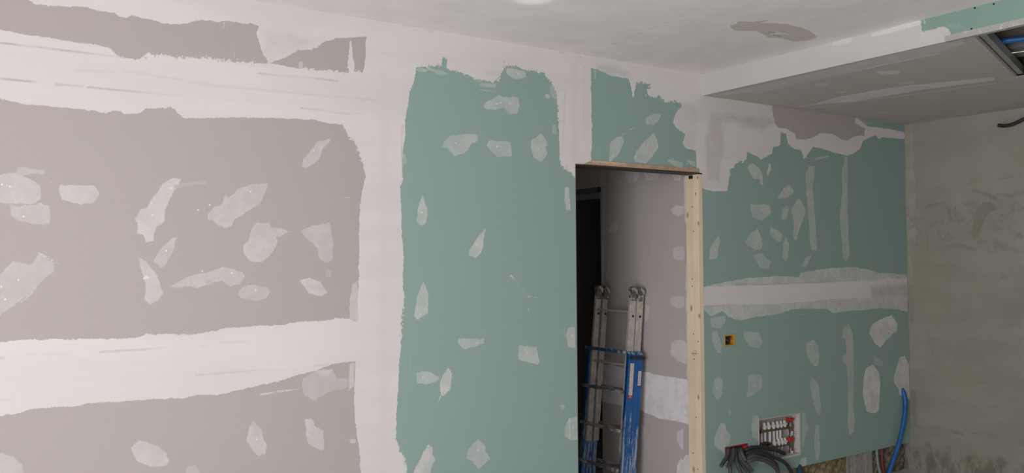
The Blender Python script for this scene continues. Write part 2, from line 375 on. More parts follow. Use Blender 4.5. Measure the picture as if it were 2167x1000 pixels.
# ---- thin, half covering compound
T = [
 (.5, [(701,292),(673,297),(659,311),(645,332),(638,351),(645,356),(662,351),(676,337),(683,315),(697,301)]),
 (.45, [(-62,392),(-30,374),(0,368),(31,365),(52,375),(70,379),(87,393),(84,421),(73,431),(35,431),(0,431),(-35,434),(-60,415)]),
 (.38, [(21,435),(66,435),(84,430),(105,435),(108,452),(105,475),(70,475),(38,468),(23,454)]),
 (.35, [(33,354),(98,358),(93,372),(70,368),(42,372)]),
 (.5, [(126,391),(199,392),(212,410),(199,428),(171,431),(133,421),(126,410)]),
 (.55, [(367,375),(383,379),(367,407),(350,442),(350,473),(332,480),(325,512),(308,515),(304,501),(287,494),(290,472),(282,465),(297,442),(308,442),(325,414),(346,386)]),
 (.42, [(366,500),(373,501),(364,536),(353,557),(343,568),(322,554),(329,540),(346,519)]),
 (.48, [(292,540),(311,550),(325,571),(338,589),(345,617),(336,634),(318,643),(304,634),(308,610),(301,585),(294,561)]),
 (.36, [(26,550),(63,561),(84,536),(115,557),(115,571),(94,589),(70,617),(38,641),(0,669),(-40,688),(-72,680),(-66,640),(-30,600),(0,578)]),
 (.45, [(568,386),(561,407),(550,431),(533,442),(512,456),(494,465),(491,475),(477,482),(463,480),(452,468),(438,465),(438,449),(452,438),(470,433),(472,421),(479,407),(482,417),(501,402),(533,391)]),
 (.72, [(484,421),(493,435),(484,459),(477,470),(463,468),(454,463),(466,440)]),
 (.48, [(545,470),(554,473),(571,468),(575,479),(596,480),(617,491),(596,500),(585,501),(589,512),(578,533),(571,543),(550,556),(529,552),(515,533),(515,519),(526,505),(531,487)]),
 (.4, [(634,489),(662,475),(699,470),(704,491),(706,515),(701,550),(687,554),(673,543),(671,526),(659,512),(648,505)]),
 (.45, [(355,608),(395,585),(450,573),(472,565),(515,575),(521,585),(508,601),(487,605),(470,592),(449,596),(421,610),(400,606),(385,610)]),
 (.38, [(538,601),(568,606),(574,617),(564,631),(540,638),(512,631),(501,624),(508,610)]),
 (.58, [(631,592),(655,584),(680,599),(692,619),(680,628),(655,620),(641,606)]),
 (.55, [(745,598),(757,594),(760,684),(739,682),(740,640)]),
 (.48, [(533,888),(543,891),(554,909),(559,923),(564,944),(564,960),(550,965),(540,958),(529,940),(521,930),(524,902)]),
 (.55, [(645,886),(661,886),(669,902),(685,909),(685,951),(673,951),(652,939),(647,919)]),
 (.5, [(276,944),(297,930),(325,940),(346,954),(360,972),(355,988),(315,986),(290,975)]),
 (.33, [(-45,958),(0,958),(28,965),(45,982),(55,1005),(50,1040),(10,1075),(-50,1070),(-78,1010)]),
 (.3, [(395,985),(415,983),(425,1000),(420,1030),(390,1030)]),
 (.33, [(666,786),(704,779),(711,797),(736,800),(736,821),(697,828),(666,849),(645,835),(638,814),(641,800)]),
 (.5, [(668,784),(704,779),(708,795),(700,818),(675,812)]),
 (.55, [(739,767),(752,765),(750,815),(737,828),(738,790)]),
 (.5, [(738,930),(753,926),(755,937),(743,939)]),
 (.6, [(632,130),(642,130),(641,144),(632,143)]),
 (.6, [(-60,52),(0,63),(52,73),(105,80),(157,89),(210,96),(234,103),(248,116),(170,108),(60,99),(-60,88)]),
 # first green panel
 (.42, [(1041,210),(1055,200),(1066,206),(1097,206),(1100,227),(1094,240),(1076,240),(1066,227),(1052,233),(1024,229),(1022,222),(1034,213)]),
 (.42, [(954,286),(989,283),(1012,282),(1013,299),(999,304),(989,317),(982,325),(961,331),(947,318),(935,311),(940,297)]),
 (.42, [(1034,296),(1082,298),(1084,331),(1052,334),(1038,318),(1029,308)]),
 (.42, [(1125,296),(1145,282),(1153,290),(1162,308),(1153,311),(1160,325),(1145,343),(1129,332),(1125,318),(1122,304)]),
 (.5, [(1064,140),(1111,150),(1115,164),(1087,166),(1073,157)]),
 (.4, [(882,141),(905,147),(905,152),(884,152)]),
 (.48, [(895,409),(901,435),(905,438),(904,470),(893,479),(882,470),(884,442)]),
 (.58, [(1027,483),(1024,505),(1019,536),(1006,546),(992,540),(992,529),(1006,508)]),
 (.5, [(896,594),(908,620),(905,662),(884,677),(875,671),(882,627)]),
 (.5, [(1195,395),(1204,395),(1208,444),(1199,445),(1194,424)]),
 (.42, [(970,716),(1024,716),(1024,725),(1010,732),(982,739),(968,725)]),
 (.48, [(1099,728),(1115,732),(1136,734),(1143,765),(1139,773),(1118,767),(1097,760),(1097,744)]),
 (.42, [(880,785),(908,786),(931,797),(931,804),(901,814),(882,811)]),
 (.68, [(949,778),(956,790),(954,825),(940,837),(931,842),(929,814),(936,793)]),
 (.48, [(1216,691),(1202,695),(1197,709),(1202,734),(1218,737)]),
 (.42, [(1220,882),(1202,886),(1195,905),(1195,923),(1208,932),(1223,928)]),
 (.4, [(1012,925),(1027,940),(1027,954),(1039,968),(1024,982),(1013,991),(999,975),(984,970),(991,951),(999,940)]),
 (.6, [(907,938),(915,947),(915,961),(922,972),(915,986),(910,1005),(905,1030),(868,1030),(875,996),(887,975),(898,951)]),
 (.3, [(1186,855),(1196,856),(1194,864),(1186,865)]),
 (.25, [(848,322),(858,325),(860,345),(850,350)]),
 (.25, [(1168,262),(1176,264),(1178,285),(1168,285)]),
 # above the door
 (.4, [(1365,247),(1381,242),(1401,240),(1394,257),(1381,265),(1367,262)]),
 (.45, [(1306,289),(1319,287),(1319,304),(1311,325),(1296,342),(1287,345),(1289,321),(1290,301)]),
 (.48, [(1382,281),(1391,294),(1394,311),(1381,332),(1367,347),(1343,342),(1340,332),(1350,315),(1364,298)]),
 (.4, [(1408,335),(1445,342),(1447,357),(1432,357),(1418,345)]),
 (.35, [(1449,337),(1472,340),(1472,354),(1462,349)]),
 # far panel
 (.5, [(1583,351),(1592,344),(1606,355),(1613,366),(1615,391),(1610,391),(1608,378),(1596,378),(1587,366),(1581,357)]),
 (.7, [(1627,344),(1632,347),(1633,359),(1625,373),(1622,370),(1625,355)]),
 (.42, [(1670,389),(1680,404),(1667,419),(1644,421),(1648,412),(1659,397)]),
 (.38, [(1587,431),(1629,433),(1632,450),(1621,461),(1611,467),(1594,459),(1589,446)]),
 (.62, [(1608,438),(1617,438),(1619,452),(1608,452)]),
 (.33, [(1655,440),(1667,433),(1670,442),(1663,465),(1654,465)]),
 (.42, [(1691,417),(1706,446),(1701,461),(1693,484),(1684,510),(1679,503),(1680,469),(1674,442)]),
 (.38, [(1712,351),(1725,349),(1724,370),(1720,393),(1724,446),(1729,507),(1729,528),(1718,531),(1714,511),(1710,454),(1706,400),(1705,370)]),
 (.38, [(1788,330),(1794,332),(1794,446),(1798,541),(1790,554),(1784,545),(1781,507),(1776,465),(1782,408),(1782,362)]),
 (.38, [(1604,482),(1615,514),(1611,528),(1598,530),(1577,514),(1581,499)]),
 (.36, [(1630,478),(1657,495),(1653,511),(1640,509),(1629,495)]),
 (.34, [(1663,498),(1670,514),(1668,545),(1661,556),(1656,545),(1657,514)]),
 (.38, [(1522,495),(1524,511),(1518,545),(1499,552),(1503,522)]),
 (.36, [(1591,537),(1613,535),(1631,553),(1626,568),(1610,567)]),
 (.36, [(1718,537),(1708,563),(1694,565),(1704,546)]),
 (.6, [(1480,609),(1490,606),(1511,600),(1563,590),(1614,585),(1657,584),(1692,586),(1694,577),(1718,572),(1751,568),(1788,564),(1807,564),(1840,570),(1863,577),(1882,577),(1945,584),(1945,596),(1816,600)]),
 (.6, [(1480,640),(1645,636),(1821,625),(1945,620),(1945,660),(1920,659),(1887,653),(1849,652),(1821,657),(1788,659),(1762,662),(1751,653),(1699,653),(1675,655),(1647,664),(1600,671),(1558,678),(1542,671),(1530,659),(1504,671),(1492,657)]),
 (.33, [(1502,671),(1535,666),(1537,680),(1525,694),(1506,692)]),
 (.33, [(1506,701),(1518,699),(1527,727),(1527,748),(1518,746),(1506,718)]),
 (.34, [(1574,700),(1607,703),(1613,723),(1607,737),(1586,732),(1574,713)]),
 (.38, [(1706,723),(1722,719),(1732,732),(1734,772),(1722,774),(1711,760),(1704,737)]),
 (.36, [(1795,683),(1805,704),(1807,765),(1806,859),(1809,887),(1807,913),(1798,920),(1794,901),(1795,812),(1792,772),(1783,765),(1784,753),(1792,748),(1789,718),(1780,713),(1786,694)]),
 (.85, [(1842,690),(1868,671),(1887,666),(1899,683),(1899,699),(1875,720),(1863,735),(1852,727),(1840,704)]),
 (.85, [(1833,777),(1847,771),(1861,788),(1863,812),(1860,868),(1849,874),(1833,871),(1825,831),(1828,793)]),
 (.8, [(1903,756),(1915,753),(1925,774),(1927,845),(1903,833),(1901,821),(1892,810),(1892,795),(1899,774)]),
 (.22, [(1849,748),(1870,765),(1868,777),(1850,770)]),
 (.33, [(1511,800),(1523,795),(1531,807),(1527,840),(1518,847),(1506,831)]),
 (.34, [(1584,793),(1612,790),(1613,821),(1596,835),(1579,842),(1582,812)]),
 (.36, [(1718,795),(1732,812),(1738,859),(1734,885),(1725,864),(1715,826),(1713,807)]),
 (.45, [(1525,894),(1535,896),(1536,908),(1546,922),(1544,939),(1535,946),(1537,967),(1527,955),(1511,943),(1511,925)]),
 (.38, [(1593,880),(1603,877),(1608,890),(1608,934),(1593,925),(1590,906)]),
 (.28, [(1697,871),(1704,875),(1711,906),(1704,925),(1701,948),(1697,943)]),
 (.38, [(1727,897),(1734,901),(1736,953),(1732,976),(1726,972),(1723,929)]),
 (.45, [(1695,968),(1708,967),(1707,982),(1705,996),(1690,996),(1693,982)]),
 (.28, [(1543,865),(1547,870),(1545,880),(1541,872)]),
 (.88, [(1850,584),(1882,577),(1900,580),(1945,584),(1945,600),(1850,602)]), (.88, [(1850,630),(1945,626),(1945,660),(1920,659),(1887,653),(1856,652)]),
 (.38,[(1163,178),(1176,182),(1178,215),(1166,205)]), (.6,[(1154,200),(1163,200),(1164,208),(1155,207)]), (.3,[(1015,172),(1050,176),(1048,186),(1012,184)]), (.35,[(905,140),(935,150),(950,156),(930,158),(905,150)]),
 (.25,[(415,592),(455,575),(450,600),(420,606)]), (.2,[(690,570),(703,572),(700,590),(688,585)]), (.18,[(330,395),(430,380),(440,386),(345,405)]),
]
for o, p in T: S.poly('thin', p, o)
# ---- half transparent skim inside the covered part
for o, p in [(.42, [(1505,238),(1632,248),(1640,262),(1612,276),(1575,270),(1550,256),(1530,262),(1532,330),(1522,385),(1497,380),(1492,300)]),
             (.2, [(1430,225),(1462,215),(1476,230),(1476,318),(1452,312),(1444,300),(1450,284),(1430,268),(1426,250)]),
             (.3, [(1265,134),(1330,148),(1340,170),(1332,167),(1292,160),(1262,146)]),
             (.22, [(549,55),(680,80),(640,108),(590,128),(570,130),(552,100)]),
             (.10, [(1028,140),(1060,138),(1062,160),(1040,168),(1015,160)]),
             (.62, [(1842,603),(1945,600),(1945,630),(1842,634)])]:
    S.poly('ghost', p, o)
S.cut('green', [(1800,596),(1960,592),(1960,636),(1800,640)])
for p in [[(884,112),(925,110),(960,118),(1060,128),(1160,150),(1188,200),(1190,262),(1172,262),(1160,190),(1110,165),(1060,185),(1000,172),(940,152),(884,156)],
          [(287,110),(365,116),(430,112),(560,128),(560,146),(430,128),(300,132)], [(836,928),(862,940),(872,1010),(850,1010)], [(1340,165),(1445,205),(1450,232),(1400,222),(1350,200)],
          [(725,256),(745,270),(770,345),(755,340)], [(1182,340),(1214,356),(1214,378),(1190,366)], [(636,140),(760,150),(765,160),(640,150)],[(1536,330),(1585,318),(1580,350),(1545,372)],
          [(840,640),(860,640),(862,700),(846,720)], [(640,480),(641,480),(641,481)]]:
    S.poly('rag', p)
# ---- taped corner strips, slightly pink
for a, b, w in [((813, 150), (811, 1300), 10), ((1215, 130), (1216, 345), 7)]:
    x, y = S.uv(a), S.uv(b); k = S.wpx(a, w)
    S.poly('pink', [(x[0]-k, x[1]), (x[0]+k, x[1]), (y[0]+k, y[1]), (y[0]-k, y[1])], metres=True)
# ---- trowel lines
for w, o, p in [(4, .45, [(-900, -12), (0, 91), (115, 105), (245, 118), (287, 127)]),
  (3, .5, [(-900, 85), (0, 167), (50, 171), (103, 178)]), (3.5, .5, [(116, 179), (175, 184)]), (3, .4, [(185, 184), (290, 195)]), (3, .25, [(290, 195), (395, 206)]),
  (3, .35, [(547, 154), (641, 164), (715, 171)]), (3, .3, [(638, 229), (736, 240), (764, 241)]), (5, .14, [(400, 175), (568, 192), (795, 212)]),
  (6, .1, [(160, 148), (240, 152)]), (5, .1, [(262, 150), (395, 170)]), (3, .4, [(-900, 800), (0, 757), (21, 753)]), (3, .13, [(60, 751), (140, 748)]),
  (2.5, .3, [(213, 744), (301, 739), (367, 736)]), (2.5, .18, [(426, 730), (494, 724), (575, 721)]), (2.5, .25, [(413, 794), (519, 786), (596, 780)]),
  (3, .12, [(0, 846), (28, 845)]), (2.5, .22, [(665, 774), (697, 770)]),
  (2.5, .5, [(1558, 602), (1690, 600)]), (2.5, .4, [(1690, 599), (1802, 594)]), (2.5, .4, [(1485, 647), (1605, 643)]), (2.5, .35, [(1727, 636), (1816, 630)]),
  (3, .2, [(1196, 190), (1194, 270)]), (3, .14, [(1236, 140), (1235, 300)]), (3, .14, [(1192, 235), (1192, 330)]), (4, .25, [(1199, 351), (1200, 362)]),
  (2, .6, [(1206.5, 550), (1207, 552)]),
  (3, .35, [(852, 265), (850, 350)]),
  (1.8, .3, [(852, 54), (870, 55)]), (1.8, .3, [(898, 64), (915, 66)]), (1.8, .35, [(1187, 111), (1199, 114)]), (1.8, .25, [(1215, 120), (1240, 120)]),
  (2, .15, [(1700, 480), (1704, 560)])]:
    S.line(p, w, o)
# ---- single strokes of compound
for w, w1, o, p in [(5, 2, .6, [(84, 536), (110, 550), (135, 564)]), (5, 3, .35, [(70, 617), (42, 641)]), (2, 2, .5, [(98, 382), (112, 388)]), (2, 2, .7, [(725, 418), (745, 417)]),
  (2, 2, .7, [(757, 354), (767, 360)]), (5, 4, .7, [(552, 834), (582, 829)]), (5, 4, .65, [(587, 828), (618, 825)]), (3, 2, .4, [(618, 825), (640, 820)]),
  (3, 2, .4, [(475, 46), (472, 72)]), (3, 2, .3, [(483, 46), (482, 68)]), (2, 3, .45, [(487, 88), (493, 100), (497, 124)]),
  (5, 3, .75, [(1081, 583), (1089, 590)]), (3, 2, .3, [(1090, 592), (1127, 641)]), (3, 1, .5, [(1117, 626), (1145, 631)]), (3, 2, .6, [(1117, 653), (1124, 669)]),
  (2, 2, .6, [(1140, 387), (1149, 386)]), (2.5, 2, .4, [(868, 758), (868, 792)]), (4, 2, .6, [(932, 838), (926, 853)]), (3, 3, .8, [(1205, 884), (1206, 928)]),
  (2, 2, .7, [(1198, 400), (1200, 440)]), (2, 2, .7, [(1205, 420), (1205, 443)]), (3, 2, .5, [(1016, 189), (1049, 193)]), (4, 4, .45, [(1259, 149), (1260, 166)]),
  (3, 2, .5, [(1328, 196), (1338, 214)]), (3, 2, .6, [(1333, 273), (1341, 271)]), (3, 2, .5, [(1290, 343), (1300, 344)]), (3, 3, .6, [(1363, 349), (1378, 350)]),
  (5, 4, .7, [(1434, 354), (1446, 356)]), (3, 2, .5, [(1345, 334), (1366, 345)]), (3, 2, .45, [(1290, 340), (1300, 322)]), (3, 2, .4, [(1372, 300), (1366, 330)]), (2, 2, .4, [(1312, 296), (1305, 318)]), (3, 2, .4, [(1317, 285), (1325, 281)]), (2, 1, .4, [(1174, 205), (1180, 208)]), (2, 1, .4, [(1172, 222), (1179, 226)]), (2, 2, .4, [(1083, 160), (1098, 158)]), (3, 2, .5, [(1094, 152), (1104, 163)]), (6, 3, .4, [(1726, 336), (1754, 330)]), (3, 2, .5, [(1706, 332), (1712, 336)]),
  (7, 3, .55, [(1838, 271), (1870, 274), (1895, 285), (1912, 291)]), (3, 2, .3, [(1815, 258), (1855, 262)]), (4, 3, .4, [(1895, 290), (1912, 292)]),
  (2, 2, .4, [(1740, 559), (1743, 559)]), (2, 2, .4, [(1754, 559), (1758, 559)]), (2, 2, .4, [(1770, 558), (1772, 558)]), (2, 2, .4, [(1795, 558), (1799, 558)]),
  (2, 2, .4, [(1549, 553), (1551, 557)]), (3, 2, .25, [(1690, 665), (1712, 663)]), (2.5, 2, .3, [(1495, 776), (1507, 777)]), (2, 1, .3, [(1880, 845), (1890, 835)]),
  (2, 1, .4, [(1112, 731), (1190, 741)]), (2, 2, .6, [(1606, 889), (1607, 892)])]:
    S.stroke(p, w, o, w1)
S.dots([(664,318),(21,394),(50,458),(4,390),(39,592),(3,606),(11,633),(323,455),(362,398),(352,530),(309,584),(313,587),(305,588),(419,444),(444,433),(530,405),(428,573),(491,577),(541,613),(543,929),(1052,219),(1060,217),(1079,219),(965,303),(1052,310),(1139,314),(893,449),(1008,518),(890,664),(1205,422),(1009,725),(1116,745),(895,798),(1211,709),(1213,904),(1012,952),(1378,251),(1345,331),(1297,330),(1454,346),(1424,336),(1598,366),(1669,400),(1611,445),(1628,449),(1643,495),(1600,513),(1663,515),(1514,528),(1612,546),(1706,554),(1516,723),(1595,715),(1718,738),(1516,818),(1596,816),(1527,920),(1725,826)])
holes = [(DX0, DX1, -1, DZ), (BU0, BU1, BV0, BV1), (OU0, OU1, OV0, OV1), (RU0, RU1, RV0, RV1), (DX1, XD, -1, ZB)]
for h in holes: S.hole(*h)
bx = []
bx += [q(DX0, DX0, Y0, YB, 0, DZ), q(DX0, DX1, Y0, YB, DZ, DZ)]                      # reveals of the opening
bx += [q(XL, DX0, YB, YB, 0, ZC), q(DX0, DX1, YB, YB, DZ, ZC), q(DX1, XD, YB, YB, 0, ZC)]   # far skin
bx += [q(DX1, XD, Y0, Y0+.0125, ZB, ZB), q(DX1, XD, Y0+.0125, Y0+.0125, ZB, ZB+.06)]
wall_back = S.build('wall_back', PL, bx); tag(wall_back, kind='structure')

# ---- ceiling: main ceiling with bare ring and board joint
CM = plaster_mat('painted_ceiling', white=(.92, .872, .872), beige=(.66, .615, .55))
C = Surf(2, ZC, 0, 1, XL, XF+.02, YF, Y0, .014)
C.poly('bare', [(1558,45),(1592,46),(1632,41),(1609,49),(1638,49),(1666,51),(1694,58),(1715,66),(1729,78),(1712,85),(1681,88),(1654,81),(1626,80),(1620,74),(1601,66),(1555,65),(1543,54),(1562,50)])
C.stroke([(1268, 99), (1330, 72), (1452, 27)], 3, .45, 4); C.stroke([(1452, 27), (1476, 24)], 3, .4)
C.stroke([(1632, 72), (1660, 71)], 11, .7); C.stroke([(1640, 66), (1668, 74)], 6, .6)
C.line([(1624, 72), (1633, 67), (1640, 75), (1652, 77)], 4, .9); C.line([(1655, 66), (1662, 70)], 3, .5); C.line([(1625, 77), (1628, 79)], 3, .8)
C.line([(1290, 97), (1452, 30), (1476, 26)], 2, .28)
ceil = C.build('ceiling', CM); tag(ceil, kind='structure')
# hidden part above the dropped box and beyond
tag(mobj('ceiling', B(XF+.02, XD, YF, Y0, ZC, ZC+.02), simple('raw_ceiling', (.25, .21, .17))), kind='structure')

# ---- dropped ceiling box (fascia, corner bead, underside)
SM = plaster_mat('fascia_plaster', white=(.61, .59, .565), across=(1, .2, 1), fresh=(.80, .77, .75), green=(.25, .375, .33))
SU = plaster_mat('underside_board', white=(.88, .87, .86), beige=(.56, .52, .49), across=(.2, 1, 1))
soff = empty('dropped_ceiling', (XF, Y0, ZS)); tag(soff, 'dropped plasterboard ceiling box with white front edge and grey underside, running from the far wall', 'dropped ceiling', kind='structure')
Fa = Surf(0, XF, 1, 2, YF, Y0, ZS, ZC, .010)
Fa.poly('green', [(YF-1, 2), (YF-1, 3), (Y0, 3), (Y0, 2)], metres=True)
Fa.poly('bare', [(1943,38),(1949,45),(1951,68),(1971,63),(1989,57),(2006,58),(2014,79),(2030,90),(2600,-40),(3300,-200),(3300,-450),(2085,-2)])
Fa.stroke([(1764,93),(1798,85)], 9, .5, 12); Fa.stroke([(1846,74),(1880,66),(1944,47)], 8, .7, 12)
Fa.stroke([(1952,66),(1953,78)], 4, .3); Fa.poly('thin', [(2006,52),(2035,48),(2030,60),(2012,60)], .12)
Fa.stroke([(1955,42),(1957,50)], 5, .4)
ps = Fa.build('fascia_board', SM, parent=None)
Un = Surf(2, ZS, 0, 1, XF, XD, YF, Y0, .009)
Un.A['bare'][:] = LIM
for o, p in [(.42, [(1715,222),(1777,204),(1900,183),(2103,163),(2106,170),(1961,188),(1808,215)]), (.3, [(1851,151),(1908,149),(1900,157),(1866,158)]),
             (.25, [(1765,195),(1795,191),(1786,198)]), (.15, [(1725,177),(1757,175),(1750,182),(1728,183)]), (.18, [(1903,174),(1940,172),(1930,177),(1900,180)]),
             (.16, [(1505,203),(1700,159),(1965,98),(2040,82),(2040,92),(1986,112),(1838,145),(1690,174),(1600,195)])]:
    Un.poly('thin', p, o*1.5)
for w, w1, o, p in [(4, 4, .4, [(1601,197),(1681,178)]), (4, 3, .35, [(1691,175),(1765,161)]), (3, 5, .35, [(1765,161),(1838,145)]), (5, 6, .42, [(1838,145),(1863,138),(1986,114)]),
                (3, 3, .25, [(1998,108),(2048,98)]), (6, 6, .42, [(1685,226),(1721,221)]), (4, 5, .38, [(1712,230),(1838,212),(1931,200),(2106,176)]), (3, 3, .35, [(2106,172),(2140,167)]),
                (5, 3, .4, [(2140,166),(2180,158)]), (3, 3, .25, [(1811,228),(1848,227)]), (5, 3, .35, [(1854,239),(1897,237)]), (3, 2, .22, [(1965,213),(2015,212)]), (2, 2, .3, [(1986,95),(2010,92)])]:
    Un.stroke(p, w*1.15, o*1.45, w1*1.15)
Un.stroke([(1918,260),(1960,256),(2000,250),(2060,246),(2167,233)], 3, .5, 5)
Un.stroke([(1640,219),(1680,226),(1720,228)], 3, .3)
# opening in the underside: slanting edge from fascia to the joint at X=5.07
OX = 5.07
def keep(u, v): return ~((u < OX) & (v < 2.045+(u-4.0)*.307) & (v > .6))
Un2 = Un.build('underside_board', SU, keep=keep, snap=lambda u: np.where(u < OX+.02, 2.045+(u-4.0)*.307, -99))
for o_ in (ps, Un2): o_.parent = soff; o_.matrix_parent_inverse = Matrix.Translation((-XF, -Y0, -ZS))
# perforated galvanised corner bead along the still open part of the edge
m, t, b = newmat('perforated_zinc'); n = NT(t); co = n.co()
sx = t.nodes.new('ShaderNodeSeparateXYZ'); t.links.new(co, sx.inputs[0])
def cell(v, per, off=0.): return n.math('SUBTRACT', n.math('FRACT', n.math('ADD', n.math('DIVIDE', v, per), off)), .5)
row = n.math('FLOOR', n.math('DIVIDE', sx.outputs[2], .006))
cy = cell(n.math('ADD', sx.outputs[1], n.math('MULTIPLY', row, .0045)), .009); cz = cell(sx.outputs[2], .006)
rr = n.math('ADD', n.math('MULTIPLY', n.math('MULTIPLY', cy, cy), 2.2), n.math('MULTIPLY', cz, cz))
c = n.mix(n.ramp(rr, .06, .14), (.24, .25, .23), (.52, .51, .49)); c = n.mix(n.ramp(n.noise(co, 40, 4), .55, .7, 0, .7), c, (.7, .67, .64))
n.link(c, b.inputs['Base Color']); b.inputs['Roughness'].default_value = .6; b.inputs['Metallic'].default_value = .2
bm = bmesh.new(); box(bm, XF-.0015, XF-.0002, YF+.02, 2.17, ZS-.001, ZS+.028); box(bm, XF-.0015, XF+.026, YF+.02, 2.17, ZS-.0015, ZS-.0004)
bead = mobj('corner_bead', bm, m, soff); bead.matrix_parent_inverse = Matrix.Translation((-XF, -Y0, -ZS))
tag(bead, 'perforated zinc corner bead')
scr = simple('screw_black', (.03, .03, .03), .4, .6)
for px in [(2063, 17), (2103, 8.6), (2056, 61)]:
    p = P(px[0], px[1], 0, XF); bm = bmesh.new(); cyl(bm, (XF-.0015, p.y, p.z), (XF+.0005, p.y, p.z), .0042, 12); cyl(bm, (XF-.0022, p.y, p.z), (XF-.0008, p.y, p.z), .0018, 6)
    o = mobj('screw', bm, scr, soff); o.matrix_parent_inverse = Matrix.Translation((-XF, -Y0, -ZS))
# edge channel along the slanting edge
zinc = simple('galvanised_steel', (.42, .43, .42), .45, .55, .1, 30)
bm = bmesh.new()
e0 = Vector((XF+.03, 2.045+(XF+.03-4)*.307, ZS)); e1 = Vector((OX, 2.045+(OX-4)*.307, ZS)); d = (e1-e0).normalized(); nn = Vector((d.y, -d.x, 0))
def chan(p, w, z0, z1):
    vs = []
    for a in (e0, e1):
        for (k, z) in ((p, z0), (p+w, z0), (p+w, z1), (p, z1)): vs.append(bm.verts.new(a+nn*k+Vector((0, 0, z))))
    for f in ((0, 1, 2, 3), (7, 6, 5, 4), (0, 4, 5, 1), (1, 5, 6, 2), (2, 6, 7, 3), (3, 7, 4, 0)): bm.faces.new([vs[i] for i in f])
chan(-.002, .0125, .001, .012); chan(.012, .028, .008, .0095); chan(.040, .0015, .008, .055); chan(.012, .0015, .008, .055); chan(.012, .006, .055, .0565)
bmesh.ops.recalc_face_normals(bm, faces=bm.faces)
o = mobj('edge_channel', bm, zinc, soff); o.matrix_parent_inverse = Matrix.Translation((-XF, -Y0, -ZS)); tag(o, 'grey steel channel at the edge of the opening')

# ---- concrete end wall
m, t, b = newmat('old_concrete'); n = NT(t); co = n.co()
sx = t.nodes.new('ShaderNodeSeparateXYZ'); t.links.new(co, sx.inputs[0]); z = sx.outputs[2]
n1 = n.noise(co, 2.2, 6, .62); n2 = n.noise(co, 9, 6, .65); n3 = n.noise(co, 60, 5, .7); n4 = n.noise(co, 4, 5, .6, (1, .5, 1.5))
c = n.mix(n.ramp(n1, .35, .65), (.335, .315, .275), (.385, .365, .325))
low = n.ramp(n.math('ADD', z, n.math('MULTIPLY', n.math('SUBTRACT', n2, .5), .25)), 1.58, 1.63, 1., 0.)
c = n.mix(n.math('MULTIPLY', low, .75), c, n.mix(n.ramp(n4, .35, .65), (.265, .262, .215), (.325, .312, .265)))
patch = n.ramp(n.math('ADD', n.attr('bare'), n.math('MULTIPLY', n.math('SUBTRACT', n2, .5), .05)), -.004, .006)
c = n.mix(n.math('MULTIPLY', patch, n.ramp(n2, .3, .6, .2, .8)), c, (.42, .40, .345))
st = n.ramp(n.math('ADD', n.attr('stroke'), n.math('ADD', n.math('MULTIPLY', n.math('SUBTRACT', n2, .5), .05), n.math('MULTIPLY', n.math('SUBTRACT', n3, .5), .03))), -.006, .010)
c = n.mix(n.math('MULTIPLY', st, n.attr('strokeop')), c, (.15, .145, .10))
c = n.mix(n.math('MULTIPLY', n.attr('line'), n.ramp(n2, .35, .6, .2, 1.2), 0, True), c, (.10, .09, .065))
c = n.mix(n.ramp(n3, .26, .38, .18, 0), c, (.15, .14, .115))
zone = n.math('MULTIPLY', n.ramp(z, 1.62, 1.72), n.ramp(z, 1.98, 2.12, 1., 0.))
chip = n.ramp(n.noise(co, 11, 7, .72, (1, 1, 1.5)), .50, .60)
c = n.mix(n.math('MULTIPLY', n.math('MULTIPLY', chip, zone), .38), c, (.215, .205, .16))
n6 = n.noise(co, 1.6, 4, .6); n7 = n.noise(co, 2.9, 4, .6)
c = n.mix(n.ramp(n6, .45, .7, 0, .45), c, (.33, .325, .235)); c = n.mix(n.ramp(n7, .5, .7, 0, .35), c, (.39, .35, .33))
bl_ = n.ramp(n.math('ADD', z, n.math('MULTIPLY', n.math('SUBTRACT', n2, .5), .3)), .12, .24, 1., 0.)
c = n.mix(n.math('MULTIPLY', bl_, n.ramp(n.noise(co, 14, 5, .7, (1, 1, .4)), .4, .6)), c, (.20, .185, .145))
c = n.mix(n.ramp(n2, .58, .72, 0, .35), c, (.25, .24, .185))
n.link(c, b.inputs['Base Color']); b.inputs['Roughness'].default_value = .92; b.inputs['Specular IOR Level'].default_value = .2
n.bump(n.math('ADD', n.math('MULTIPLY', n3, .5), n.math('ADD', n2, n.math('MULTIPLY', patch, .4))), .5, .006, b)
D = Surf(0, XD, 1, 2, YF, YB, 0, ZC, .012)
D.poly('bare', [(1916,262),(1932,262),(1938,430),(1940,520),(1928,600),(1916,600)])
for p in [[(2068,440),(2080,428),(2103,428),(2105,442),(2087,458),(2074,492),(2066,506),(2056,502),(2060,470)]]: D.poly('stroke', p, .34)
